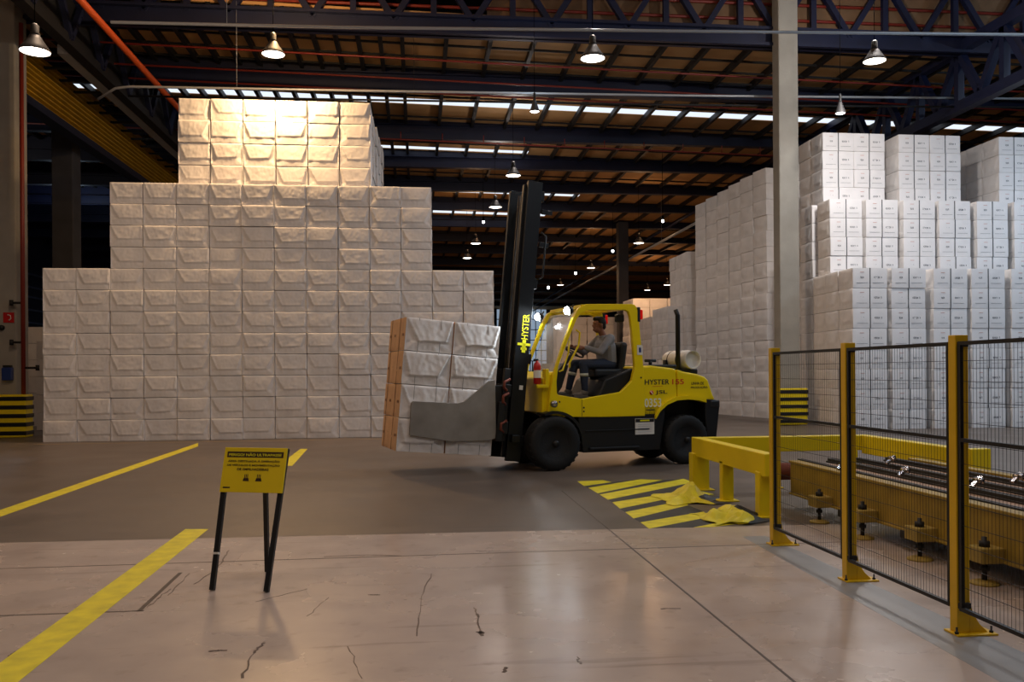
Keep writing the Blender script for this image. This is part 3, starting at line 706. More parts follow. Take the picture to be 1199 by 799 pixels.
# cab side frames: ring with equal vertex counts
outer = [(-.02, .84), (.09, .90), (.06, 1.20), (-.0, 1.50), (-.17, 1.98), (-.34, 2.40), (-.44, 2.56), (-.58, 2.63), (-1.40, 2.65), (-1.47, 2.62), (-1.51, 2.52), (-1.55, 2.1), (-1.60, 1.62), (-1.62, 1.2), (-1.62, .82), (-.9, .82)]
inner = [(-.08, 1.19), (-.06, 1.22), (-.055, 1.40), (-.09, 1.66), (-.235, 2.00), (-.40, 2.37), (-.48, 2.48), (-.61, 2.53), (-1.26, 2.55), (-1.33, 2.52), (-1.36, 2.44), (-1.40, 2.1), (-1.44, 1.62), (-1.38, 1.40), (-1.18, 1.22), (-.5, 1.12)]
for y0, y1 in ((W0+.01, W0-.07), (W1+.07, W1-.01)): ypoly('cab_side_frame', outer, y0, y1, 'cabyellow', bev=.012, hole=inner)
# overhead guard bars + front cross bar
q = MB()
for xx, zz in ((-.55, 2.60), (-1.42, 2.62)): q.bbox(xx-.05, xx+.05, W1+.02, W0-.02, zz-.04, zz+.025, .01)
for i in range(6): xx = -.68-i*.125; q.box(xx-.02, xx+.02, W1+.05, W0-.05, 2.585, 2.625)
q.obj('overhead_guard', 'cabyellow', fk)
# windscreen between the front pillars
q = MB(); q.add([(-.10, W0-.08, 1.55), (-.10, W1+.08, 1.55), (-.47, W1+.08, 2.52), (-.47, W0-.08, 2.52), (-.112, W0-.08, 1.55), (-.112, W1+.08, 1.55), (-.482, W1+.08, 2.52), (-.482, W0-.08, 2.52)],
    [(0, 1, 2, 3), (7, 6, 5, 4), (0, 4, 5, 1), (2, 6, 7, 3), (1, 5, 6, 2), (0, 3, 7, 4)]); q.obj('windscreen', 'glass', fk)
# cowl / dash, floor plate
ypoly('front_cowl', [(.16, .9), (.14, 1.45), (-.02, 1.56), (-.10, 1.56), (-.06, 1.15), (-.10, .9)], W0-.09, W1+.09, 'cabyellow', bev=.02)
ypoly('cab_floor', [(-.06, 1.0), (-.1, 1.14), (-1.1, 1.14), (-1.3, 1.0)], W0-.09, W1+.09, 'black')
ypoly('dashboard', [(-.10, 1.50), (-.28, 1.70), (-.36, 1.66), (-.24, 1.3), (-.12, 1.14)], W0-.2, W1+.2, 'black', bev=.02)
ypoly('engine_cover', [(-.82, 1.14), (-.95, 1.42), (-1.45, 1.60), (-1.55, 1.60), (-1.55, 1.14)], W0-.1, W1+.1, 'black', bev=.03)
q = MB(); q.bbox(-1.45, -.92, -1.0, -.48, 1.46, 1.60, .04); q.obj('seat_cushion', 'seat', fk)
q = MB(); T = Matrix.Translation((-1.42, -.74, 1.55)) @ Matrix.Rotation(math.radians(-8), 4, 'Y'); q.bbox(-.07, .06, -.23, .23, 0, .50, .05, T=T); q.obj('seat_backrest', 'seat', fk)
# steering wheel and column
q = MB(); sc_ = Vector((-.66, -.74, 1.88)); nrm = Vector((-.5, 0, .87)).normalized(); ax = Vector((0, 1, 0)); ay = nrm.cross(ax)
ring = [sc_+(ax*math.cos(t)+ay*math.sin(t))*.17 for t in [2*PI*i/24 for i in range(24)]]
q.tube(ring, .014, 8, closed=True)
for a_ in (0, 2.1, 4.2): q.tube([sc_, sc_+(ax*math.cos(a_)+ay*math.sin(a_))*.17], .01, 6)
q.obj('steering_wheel', 'black', fk)
q = MB(); q.tube([sc_, (-.28, -.74, 1.45)], .035, 10); q.obj('steering_column', 'black', fk)
q = MB(); q.tube([(-.30, -.13, 2.05), (-.30, -.16, 1.86), (-.20, -.16, 1.58), (-.13, -.13, 1.56)], .015, 8); q.tube([(-.42, -.13, 2.22), (-.50, -.16, 2.18), (-.48, -.16, 1.98), (-.32, -.16, 1.70), (-.30, -.13, 1.62)], .016, 8); q.obj('grab_handle', 'cabyellow', fk)
# wheels
def wheel(name, s, r, y, w, side):
    t = bpy.data.objects.new(name, None); COL.objects.link(t); t.parent = fk; t.location = (s, y, r)
    T = Matrix.Rotation(-PI/2*side, 4, 'X')
    q = MB(); q.lathe([(r*.56, 0), (r*.60, -.012), (r*.86, -.02), (r*.96, .0), (r, .04), (r, w-.04), (r*.96, w), (r*.6, w+.01), (r*.56, w)], 40, T=T)
    for i in range(26):
        a_ = 2*PI*i/26; T2 = T @ Matrix.Rotation(a_, 4, 'Z'); q.box(r*.97, r*1.006, -.02, .02, .012, w*.45, 0, T2)
    q.obj('tyre', 'rubber', t)
    q = MB(); q.lathe([(r*.57, .0), (r*.54, .0), (r*.50, .05), (r*.30, .07), (r*.26, .02), (r*.14, .0), (r*.12, .02), (.001, .02)], 30, T=T, cap=False)
    for i in range(8): a_ = 2*PI*i/8; q.ball(T @ Vector((r*.38*math.cos(a_), r*.38*math.sin(a_), .055)), .014)
    q.obj('rim', 'rim', t)
    q = MB(); q.lathe([(r*.12, .01), (r*.12, -.03), (r*.07, -.045), (.001, -.045)], 16, T=T, cap=False); q.obj('hub_cap', 'rim', t)
    return t
# side=+1: outside face toward +y (near side): lathe starts at outer face and runs inward (-y)
wheel('front_wheel', 0, .432, -.0, .30, -1); wheel('front_wheel', 0, .432, -1.50, .30, 1)
wheel('rear_wheel', -2.4, .41, -.06, .26, -1); wheel('rear_wheel', -2.4, .41, -1.44, .26, 1)
# front fender
q = MB(); pa = [math.radians(a_) for a_ in range(-5, 121, 9)]; o_ = [(-.0-.50*math.cos(a_), .44+.50*math.sin(a_)) for a_ in pa]; i_ = [(-.0-.455*math.cos(a_), .44+.455*math.sin(a_)) for a_ in pa]
q.prism(o_+i_[::-1], -.0, -.34); q.obj('front_fender', 'black', fk); q = MB(); q.prism(o_+i_[::-1], -1.16, -1.50); q.obj('front_fender', 'black', fk)
q = MB(); q.lathe([(.055, 0), (.055, .07), (.03, .09)], 14, T=Matrix.Translation((.03, -.02, 1.05)) @ Matrix.Rotation(-PI/2, 4, 'X')); q.obj('step_lamp', 'chrome', fk)
# mast
tilt = math.radians(5.4)
mt = bpy.data.objects.new('mast', None); COL.objects.link(mt); mt.parent = fk; mt.location = (.60, 0, .15); mt.rotation_euler = (0, -tilt, 0)
def rail(y, sx=1):
    q = MB(); q.bbox(-.12, .12, y-.045, y+.045, 0, 4.45, .006); return q
for y in (-.34, -1.16):
    q = rail(y); q.obj('outer_rail', 'mast', mt)
    yi = y-.09 if y > -.7 else y+.09
    q = MB(); q.bbox(-.05, .16, yi-.035, yi+.035, .05, 4.40, .006); q.obj('inner_rail', 'mast', mt)
q = MB()
for z in (.25, 1.55, 2.75, 4.15): q = MB(); q.bbox(-.17, -.10, -1.2, -.30, z, z+.16, .01); q.obj('cross_member', 'mast', mt)
q = MB()
for y in (-.56, -.94): q.tube([(-.02, y, .2), (-.02, y, 4.1)], .05, 12)
q.obj('lift_cylinder', 'mast', mt)
q = MB()
for y in (-.68, -.80): q.tube([(.08, y, .8), (.08, y, 4.3)], .018, 6)
q.obj('lift_chain', 'darksteel', mt)
q = MB(); q.bbox(-.05, .09, -1.5, -.18, .3, .42, .01); q.obj('lower_crossbar', 'mast', mt)
q = MB(); q.tube([(-.16, -.29, 2.9), (-.24, -.29, 2.95), (-.24, -.29, 3.6), (-.16, -.29, 3.65)], .018, 6); q.bbox(-.32, -.14, -.34, -.28, 3.95, 4.02, .01); q.bbox(-.30, -.14, -.34, -.28, 3.42, 3.5, .01); q.obj('hose_bracket', 'mast', mt)
q = MB(); q.box(-.015, .015, -.25, -.2, -.02, .02); 
text('mast_lettering', 'HYSTER', .40, .11, Matrix.Translation((-.02, -.293, 2.13)) @ Matrix.Rotation(-PI/2, 4, 'X') @ Matrix.Rotation(-PI/2, 4, 'Z') @ Matrix.Identity(4), 'txt_yel', mt)
q = MB()
for z0, w_ in ((1.83, .22), (1.76, .10), (1.80, .05)): q.box(-.02-w_/2, -.02+w_/2, -.2945, -.2905, z0, z0+.04)
q.box(-.05, .01, -.2945, -.2905, 1.72, 1.92); q.obj('mast_emblem', 'txt_yel', mt)
q = MB(); q.box(-.06, .0, -.2945, -.2905, 1.13, 1.20); q.obj('sticker', 'white', mt)
# carriage and clamp
q = MB(); q.bbox(.16, .30, -1.32, -.20, .42, .62, .015); q.bbox(.16, .30, -1.32, -.20, 1.0, 1.2, .015)
for y in (-.35, -.75, -1.15): q.bbox(.16, .26, y-.05, y+.05, .3, 1.45, .01)
q.bbox(.26, .36, -1.36, -.16, .30, .92, .015); q.obj('carriage', 'black', mt)
q = MB(); 
for z in (.45, .88, 1.1): q.tube([(.24, -.20, z), (.3, -.16, z+.04), (.3, -.16, z+.13), (.2, -.2, z+.18)], .022, 8)
q.obj('hose', 'rust', mt)
def arm(y, label=None):
    ca, sa = math.cos(tilt), math.sin(tilt)
    poly = [(2.28, .62), (2.25, 1.10), (2.22, 1.13), (1.52, 1.085), (1.42, 1.11), (1.02, 1.42), (.92, 1.44), (.91, .53), (1.03, .50), (1.62, .50)]
    o = ypoly('clamp_arm', poly, y, y+.05, 'steel', bev=.008); return o
arm(-.25); arm(-1.455)
q = MB(); q.bbox(.80, 1.0, -.27, -.22, .55, 1.35, .01); q.bbox(.80, 1.0, -1.46, -1.40, .55, 1.35, .01); q.obj('arm_bracket', 'black', fk)
# extinguisher
ex = bpy.data.objects.new('fire_extinguisher', None); COL.objects.link(ex); ex.matrix_world = FM @ Matrix.Translation((.23, -.18, 1.36)); tag(ex, 'small red fire extinguisher mounted on the forklift beside its mast', 'fire extinguisher')
q = MB(); q.lathe([(.04, 0), (.06, .015), (.06, .28), (.045, .33), (.022, .35), (.022, .37)], 16); q.obj('cylinder_body', 'red', ex)
q = MB(); q.bbox(-.02, .06, -.015, .015, .37, .40, .005); q.tube([(.0, 0, .38), (.08, 0, .36), (.075, 0, .2)], .01, 6); q.obj('valve_handle', 'black', ex)
q = MB(); q.lathe([(.0612, .1), (.0612, .22)], 16, cap=False); q.obj('paper_label', 'white', ex)
q = MB(); q.bbox(.1, .26, -.16, -.10, 1.30, 1.355, .01); q.bbox(.06, .12, -.24, -.1, 1.30, 1.6, .01); q.obj('extinguisher_bracket', 'cabyellow', fk)
# lights
def headl(s, y, z):
    t = bpy.data.objects.new('work_light', None); COL.objects.link(t); t.parent = fk; t.location = (s, y, z)
    T = Matrix.Rotation(PI/2+.25, 4, 'Y')
    q = MB(); q.lathe([(.03, -.09), (.06, -.06), (.075, 0), (.07, .0)], 16, T=T, cap=False); q.lathe([(.03, -.09), (.001, -.09)], 16, T=T, cap=False); q.obj('housing', 'black', t)
    q = MB(); q.lathe([(.07, -.005), (.001, .008)], 16, T=T, cap=False); q.ball((0.02, 0, 0), .045, .06, .06); q.obj('lens', 'headlight', t)
    q = MB(); q.bar((-.04, 0, 0), (-.1, 0, .1), .02, .02); q.obj('bracket', 'black', t)
    ld = bpy.data.lights.new('spot', 'SPOT'); ld.energy = 90; ld.spot_size = math.radians(75); ld.spot_blend = .6; ld.color = (.85, .93, 1); ld.shadow_soft_size = .05
    lo = bpy.data.objects.new('work_light_beam', ld); COL.objects.link(lo); lo.parent = t; lo.location = (.09, 0, -.02); lo.rotation_euler = (0, -PI/2+.35, 0)
headl(-.27, -.10, 2.52); headl(-.27, -1.36, 2.50)
for y in (-.11, -1.39):
    q = MB(); q.bbox(-1.60, -1.53, y-.035, y+.035, 2.40, 2.56, .015); o = q.obj('tail_light', 'redlamp', fk)
    q = MB(); q.bbox(-1.545, -1.49, y-.045, y+.045, 2.36, 2.60, .01); q.obj('tail_light_housing', 'black', fk)
q = MB(); q.bbox(-1.34, -1.20, -.34, -.22, 2.36, 2.5, .03); q.obj('mirror', 'black', fk)
# exhaust
q = MB(); q.tube([(-2.44, -.40, 1.52), (-2.44, -.40, 2.50), (-2.40, -.40, 2.60)], .04, 12); q.obj('exhaust_pipe', 'black', fk)
# gas bottle (its own thing)
gb = bpy.data.objects.new('gas_cylinder', None); COL.objects.link(gb); gb.matrix_world = FM @ Matrix.Translation((-2.66, -.72, 1.745)); tag(gb, 'white gas cylinder lying across the rear of the forklift', 'gas cylinder')
TT = Matrix.Rotation(-PI/2, 4, 'X')
q = MB(); q.lathe([(.001, -.40), (.10, -.39), (.15, -.34), (.165, -.28), (.165, .28), (.15, .34), (.10, .37)], 28, T=TT); q.obj('tank', 'white', gb)
q = MB(); q.lathe([(.15, .30), (.155, .45), (.145, .45), (.14, .32)], 28, T=TT, cap=False); q.lathe([(.14, .38), (.001, .40)], 24, T=TT, cap=False); q.obj('collar', 'white', gb)
q = MB(); q.lathe([(.168, -.16), (.168, -.13)], 28, T=TT, cap=False); q.lathe([(.168, .13), (.168, .16)], 28, T=TT, cap=False); q.obj('tank_strap', 'black', gb)
q = MB(); q.bbox(-2.80, -2.40, -1.15, -.35, 1.50, 1.585, .02); q.bbox(-2.58, -2.46, -.95, -.85, 1.5, 1.75, .01); q.obj('cylinder_cradle', 'black', fk)
q = MB(); q.bbox(-2.3, -1.75, -1.2, -.2, 1.60, 1.66, .02); q.tube([(-1.85, -.3, 1.66), (-1.85, -.3, 1.72)], .03, 8); q.tube([(-1.95, -.3, 1.73), (-1.75, -.3, 1.73)], .025, 8); q.obj('hood_cover', 'black', fk)
# lettering on the near side
def side_text(name, body, s, z, w, h, m_, y=W0): return text(name, body, w, h, Matrix.Translation((s, y+.003, z)) @ Matrix.Rotation(PI, 4, 'Z') @ Matrix.Rotation(PI/2, 4, 'X'), m_, fk)
side_text('lettering', 'HYSTER', -1.85, 1.375, .46, .085, 'txt_dark'); side_text('lettering', '155', -2.245, 1.375, .22, .085, 'txt_red')
side_text('lettering', 'JSL', -1.93, 1.20, .22, .075, 'txt_dark'); side_text('lettering', '0353', -1.77, 1.035, .31, .14, 'txt_white')
side_text('lettering', 'LINHA DE', -2.62, 1.345, .24, .045, 'txt_dark'); side_text('lettering', 'PRODUÇÃO', -2.65, 1.275, .32, .048, 'txt_dark')
q = MB(); TY = Matrix.Translation((-1.745, W0+.003, 1.20)) @ Matrix.Rotation(PI/2, 4, 'X'); q.lathe([(.036, -.001), (.036, .002)], 20, T=TY); q.bar((-1.765, W0+.0035, 1.18), (-1.725, W0+.0035, 1.225), .004, .014, 1); q.obj('round_logo', ['txt_red', 'txt_white'], fk)
q = MB(); q.box(-1.95, -1.76, W0, W0+.004, 1.30, 1.305); q.box(-1.80, -1.64, W0, W0+.004, .91, .925, 1); q.obj('badge', ['txt_red', 'txt_dark'], fk)
q = MB(); q.box(-1.79, -1.44, W0, W0+.006, .52, .78, 0); q.box(-1.785, -1.445, W0, W0+.008, .72, .775, 1)
for i in range(5): q.box(-1.74, -1.49, W0, W0+.008, .56+i*.03, .566+i*.03, 2)
q.box(-1.70, -1.53, W0, W0+.009, .738, .758, 3); q.obj('warning_label', ['white', 'txt_dark', 'conduit', 'txt_yel'], fk)
q = MB(); q.box(-1.58, -1.48, W0+.01, W0+.016, 1.82, 1.98); q.box(-1.55, -1.51, W0+.012, W0+.018, 1.86, 1.94, 1); q.obj('sticker', ['white', 'blue'], fk)
q = MB()
for s, z in ((-.52, .98), (-.52, .92), (-.10, 1.08), (-1.55, 1.45)): q.lathe([(.015, 0), (.012, .01)], 8, T=Matrix.Translation((s, W0+.01, z)) @ Matrix.Rotation(-PI/2, 4, 'X'))
q.box(-.49, -.484, W0+.008, W0+.013, .84, 1.12); q.obj('bolt', 'txt_dark', fk)
q = MB(); q.bbox(-1.5, -.6, W0-.02, W0+.06, .3, .34, .01); q.bbox(-1.7, -.55, W0, W0+.012, .60, .615, .003); q.obj('step_plate', 'black', fk)
q = MB(); q.bbox(-3.05, -2.86, W0-.12, W0+.02, .92, 1.06, .03); q.obj('rear_lamp', 'rim', fk)

# load: eight bales in the clamp
LT = FM @ Matrix.Translation((.97, -.27, .25)) @ Matrix.Rotation(-tilt+.008, 4, 'Y')
LOAD = [bale_mesh(500+i, nx=44, nz=30, ny=24, printed=False, wires=True, warm_end=True) for i in range(5)]
q = None
for mi, me in enumerate(LOAD):   # straps and stencilled marks on the warm-tinted end
    bm = bmesh.new(); bm.from_mesh(me)
    for y in (-.30, .18, -.06):
        x = BW/2+.006
        if y != -.06:
            vs = [bm.verts.new((x, y+dy, z)) for dy, z in ((-.012, .0), (.012, .0), (.012, BH), (-.012, BH))]; fc = bm.faces.new(vs); fc.material_index = 5
    for yc in (-.12, .34, -.38):
        for j in range(3):
            vs = [bm.verts.new((x, yc+dy+j*.035, z)) for dy, z in ((-.01, .22), (.012, .22), (.012, .26), (-.01, .26))]; fc = bm.faces.new(vs); fc.material_index = 5
    bm.to_mesh(me); bm.free(); me.materials.append(mat('strap_brown', (.45, .27, .16), .7) if mi == 0 else LOAD[0].materials[5])
ln = ['lowest', 'second', 'third', 'topmost']
for c in range(2):
    for l in range(4):
        o = bpy.data.objects.new('pulp_bale', LOAD[R_.randrange(5)]); COL.objects.link(o)
        o.matrix_world = LT @ Matrix.Translation((.38+c*.755, -BD*.6, l*.507)) @ Matrix.Diagonal((1, 1.2, 1, 1)) @ Matrix.Rotation(R_.uniform(-.008, .008), 4, 'Z')
        tag(o, '%s white bale in the forklift clamp, column %s' % (ln[l], 'next to the mast' if c == 0 else 'farther from the mast'), 'bale', 'bales held in the forklift clamp')

# ------------------------------------------------------------ driver
dr = bpy.data.objects.new('person', None); COL.objects.link(dr); dr.matrix_world = FM @ Matrix.Translation((-1.28, -.74, 1.60)) @ Matrix.Diagonal((1.12, 1.14, 1.05, 1)); tag(dr, 'dark-haired man in grey shirt and navy trousers driving the forklift', 'person')
def remesh(o, v=.012):
    r = o.modifiers.new('r', 'REMESH'); r.mode = 'VOXEL'; r.voxel_size = v; r.use_smooth_shade = True
    s_ = o.modifiers.new('s', 'SMOOTH'); s_.factor = .5; s_.iterations = 3
# local: x forward, y left (near), z up from hip/seat
hip = Vector((0.0, 0, .08)); chest = Vector((.05, 0, .36)); neck = Vector((.09, 0, .55)); head = Vector((.14, 0, .70))
q = MB(); q.ball(head+Vector((0, 0, .02)), .095, .073, .11); q.ball(head+Vector((.03, 0, -.06)), .060, .055, .065); q.ball(head+Vector((.095, 0, -.01)), .022, .014, .024); q.ball(head+Vector((.082, 0, -.075)), .022, .028, .022)
q.ball(head+Vector((.078, 0, .04)), .02, .05, .014); q.ball(head+Vector((.085, 0, -.045)), .014, .024, .008)
for s in (-1, 1): q.ball(head+Vector((-.005, s*.074, -.005)), .022, .012, .032)
q.cap(neck-Vector((.02, 0, .04)), head+Vector((-.02, 0, -.06)), .056, .052)
q.cap(hip, chest, .13, .13)   # trunk under the shirt
for s, eh, el in ((1, Vector((.47, .17, .33)), Vector((.26, .27, .26))), (-1, Vector((.49, -.13, .35)), Vector((.28, -.26, .27)))):
    sh = chest+Vector((.0, s*.18, .12)); q.cap(sh, el, .045, .038); q.cap(el, eh, .036, .026); q.cap(chest, sh, .10, .045)
    pm = eh+Vector((.045, -s*.005, .0)); q.ball(pm, .045, .022, .038)
    q.cap(eh, pm, .025, .024)
    for k in range(4):   # fingers curled around the wheel rim
        b0 = pm+Vector((.025, -s*.003, .028-.019*k)); b1 = b0+Vector((.034, -s*.012, .006)); b2 = b1+Vector((.012, -s*.026, -.004)); b3 = b2+Vector((-.014, -s*.014, -.004))
        q.cap(b0, b1, .0095, .009, n=8); q.cap(b1, b2, .009, .0085, n=8); q.cap(b2, b3, .0085, .0075, n=8)
    q.cap(pm+Vector((-.01, -s*.012, .025)), pm+Vector((.02, -s*.035, .038)), .012, .010, n=8); q.cap(pm+Vector((.02, -s*.035, .038)), pm+Vector((.045, -s*.042, .03)), .010, .009, n=8)
o = q.obj('body', 'skin', dr); remesh(o, .007)
q = MB(); q.cap(hip+Vector((-.01, 0, -.01)), hip+Vector((.0, 0, .06)), .145, .15); q.cap(hip, chest, .15, .155)
for s in (-1, 1): q.cap(hip+Vector((0, s*.05, .02)), chest+Vector((0, s*.08, 0)), .12, .13)
q.cap(chest, neck-Vector((.025, 0, .06)), .13, .075)
for s, eh, el in ((1, Vector((.44, .18, .33)), Vector((.26, .27, .26))), (-1, Vector((.46, -.14, .35)), Vector((.28, -.26, .27)))):
    sh = chest+Vector((.0, s*.18, .12)); q.cap(sh, el, .072, .056); q.cap(el, eh, .054, .040); q.cap(chest+Vector((0, s*.06, .04)), sh, .12, .075)
q.ball(neck+Vector((-.015, 0, -.035)), .068, .072, .03)
o = q.obj('shirt', 'shirt', dr); remesh(o, .010)
q = MB()
for s, kn, ft in ((1, Vector((.47, .14, .07)), Vector((.45, .14, -.33))), (-1, Vector((.48, -.15, .08)), Vector((.58, -.15, -.31)))):
    q.cap(hip+Vector((.0, s*.08, -.01)), kn, .10, .072); q.cap(kn, ft, .070, .048)
q.ball(hip+Vector((0, 0, -.01)), .15, .18, .12)
o = q.obj('trousers', 'trouser', dr); remesh(o, .010)
for s, kn, ft in ((1, Vector((.47, .14, .07)), Vector((.45, .14, -.33))), (-1, Vector((.48, -.15, .08)), Vector((.58, -.15, -.31)))):
    q = MB(); c_ = kn.lerp(ft, .35); dd = (ft-kn).normalized(); q.tube([c_, c_+dd*.05], .0655, 16); q.obj('reflective_band', 'reflect', dr)
q = MB()
for s, ft in ((1, Vector((.46, .14, -.36))), (-1, Vector((.59, -.15, -.35)))):
    q.ball(ft+Vector((0, 0, -.02)), .065, .048, .06); q.ball(ft+Vector((.10, 0, -.048)), .10, .045, .036); q.box(ft.x-.06, ft.x+.18, ft.y-.042, ft.y+.042, ft.z-.09, ft.z-.07)
o = q.obj('shoes', 'shoe', dr); remesh(o, .008)
q = MB(); q.ball(head+Vector((-.022, 0, .045)), .095, .082, .100); q.ball(head+Vector((.02, 0, .10)), .080, .072, .045); q.ball(head+Vector((-.06, 0, -.02)), .05, .065, .06)
o = q.obj('hair', 'hair', dr); remesh(o, .008)

# ------------------------------------------------------------ warning sign on its stand
b1 = G(248.5, 692); b2 = G(312, 694); b3 = G(313, 670); top1 = P(268, 525, 6.42); top2 = P(336, 526, 6.36)
t = thing('warning_sign', (b1+b2)/2, 'yellow warning board with black text on a slanted black steel stand', 'sign')
inv = Matrix.Translation(-((b1+b2)/2))
def L_(v): return v-(b1+b2)/2
up_l = (top1-b1); up_r = (top2-b2); nn = (top2-top1).cross(up_l).normalized()
if nn.y > 0: nn = -nn
for a_, e_ in ((b1, top1), (b2, top2)):
    q = MB(); q.bar(L_(a_)+Vector((0, 0, .005)), L_(e_), .035, .03, up=nn); q.obj('leg', 'black', t)
q = MB(); mid = (top1+top2)/2*.5+top2*.5-Vector((.06, 0, 0)); mid = top1.lerp(top2, .62)
q.bar(L_(b3)+Vector((0, 0, .005)), L_(mid)-Vector((0, 0, .03)), .032, .028, up=nn); q.obj('rear_leg', 'black', t)
q = MB(); q.bar(L_(top1)-Vector((0, 0, .02)), L_(top2)-Vector((0, 0, .02)), .03, .03, up=nn); q.obj('crossbar', 'black', t)
q = MB(); c_ = b1.lerp(top1, .42); q.bar(L_(b1.lerp(top1, .245)), L_(b1.lerp(top1, .26)), .037, .034, up=nn); q.obj('tape_band', 'white', t)
# board frame: local x along top, y up along the legs
bl = P(262, 574, 6.27); xv = (top2-top1).normalized(); yv = (up_l.normalized()); yv = (yv-xv*yv.dot(xv)).normalized(); zv = xv.cross(yv)
BWd = (top2-top1).length+.03; BHt = .335
Bm = Matrix((xv, yv, zv)).transposed().to_4x4(); Bm.translation = L_(top1)+zv*.030-xv*.012-yv*BHt
sh = Matrix.Identity(4); sh[0][1] = -.0
q = MB(); q.bbox(0, BWd, 0, BHt, -.008, .004, .003, T=Bm); q.obj('board', 'yellow', t)
def brd(body, x, y, w, h, m_='brown'): text('lettering', body, w, h, Bm @ Matrix.Translation((x*BWd, y*BHt, .0055)), m_, t)
q = MB(); q.box(.05*BWd, .95*BWd, .775*BHt, .905*BHt, .003, .0052, T=Bm); q.obj('header_band', 'brown', t)
text('lettering', 'PERIGO! NÃO ULTRAPASSE', BWd*.84, .024, Bm @ Matrix.Translation((.5*BWd, .84*BHt, .0062)), 'txt_yel', t)
brd('ÁREA DESTINADA À OPERAÇÃO', .49, .69, BWd*.82, .020); brd('DE VEÍCULOS E MOVIMENTAÇÃO', .49, .60, BWd*.84, .020); brd('DE EMPILHADEIRAS', .49, .51, BWd*.50, .018)
q = MB()
for cx in (.40, .60):
    x0, y0 = cx*BWd, .25*BHt
    q.add([Bm @ Vector(v) for v in [(x0-.024, y0, .0058), (x0+.024, y0, .0058), (x0+.018, y0+.022, .0058), (x0-.018, y0+.022, .0058), (x0-.024, y0, .004), (x0+.024, y0, .004), (x0+.018, y0+.022, .004), (x0-.018, y0+.022, .004)]],
          [(0, 1, 2, 3), (7, 6, 5, 4), (0, 4, 5, 1), (1, 5, 6, 2), (2, 6, 7, 3), (3, 7, 4, 0)])
    for k in range(3): q.box(x0-.014+k*.011, x0-.009+k*.011, y0+.02, y0+.05, .004, .0058, T=Bm)
q.box(.05*BWd, .16*BWd, .085*BHt, .115*BHt, .004, .0055, T=Bm)
q.obj('symbols', 'brown', t)

# ------------------------------------------------------------ machine guard fence
FX = 3.15; FY = [3.38, 4.69, 5.98, 7.29]; FN = ['nearest the camera beyond the frame edge', 'closest to the camera', 'between its two neighbours', 'at the barrier end']
for i, y in enumerate(FY):
    if i == 0: continue
    t = thing('fence_post', (FX, y, 0), 'yellow mesh fence post with black strip, %s' % ['', 'the one closest to the camera', 'the middle one of three', 'the one beside the yellow barrier'][i], 'post', 'yellow fence posts')
    q = MB(); q.bbox(-.04, .04, -.03, .04, .012, 1.75, .004); q.obj('upright', 'fence_yellow', t)
    q = MB(); q.bbox(-.030, -.006, -.044, -.028, .20, 1.70, .002); q.obj('clip_strip', 'black', t)
    q = MB(); q.bbox(-.06, .19, -.07, .07, 0, .012, .003); q.obj('base_plate', 'fence_yellow', t)
    q = MB(); q.add([(.04, -.03, .012), (.15, -.03, .012), (.10, -.03, .06), (.06, -.03, .12), (.04, -.03, .2), (.04, .03, .012), (.15, .03, .012), (.10, .03, .06), (.06, .03, .12), (.04, .03, .2)],
                    [(0, 1, 2, 3, 4), (9, 8, 7, 6, 5), (1, 6, 7, 2), (2, 7, 8, 3), (3, 8, 9, 4), (0, 5, 6, 1), (0, 4, 9, 5)]); q.obj('gusset', 'fence_yellow', t)
    q = MB()
    for x in (.165, -.05): q.lathe([(.012, .012), (.012, .022), (.006, .024), (.006, .05)], 8, T=Matrix.Translation((x, -.04, 0)))
    q.obj('anchor_bolt', 'darksteel', t)
    q = MB(); q.bbox(-.03, .03, -.05, .05, 1.68, 1.71, .004); q.bbox(-.035, .035, -.05, .05, .155, .19, .004); q.obj('clamp', 'black', t)
for i in range(3):
    ya, yb = FY[i]+(.045 if i else -.8), FY[i+1]-.05
    t = thing('mesh_panel', (FX-.028, (ya+yb)/2, .16), 'black wire mesh fence panel, %s' % ['running out of the picture at the near end', 'between the closest and the middle yellow posts', 'between the middle and the far yellow posts'][i], 'fence panel', 'mesh fence panels')
    a_, b_ = ya-(ya+yb)/2, yb-(ya+yb)/2; c0 = -.16
    q = MB()
    for z in (.16, 1.14, 1.70): q.box(-.012, .012, a_, b_, z-.011+c0, z+.011+c0)
    for y in (a_, b_-.02): q.box(-.01, .01, y, y+.02, .16+c0, 1.69+c0)
    q.obj('frame', 'black', t)
    q = MB(); n_ = int((b_-a_)/.030)
    for k in range(1, n_): y = a_+(b_-a_)*k/n_; q.box(-.0008, .0008, y-.0008, y+.0008, .17+c0, 1.69+c0)
    for k in range(1, 13): z = .17+k*.119; q.box(-.002, .0, a_, b_, z-.0015+c0, z+.0015+c0)
    q.obj('wire_mesh', 'black', t)

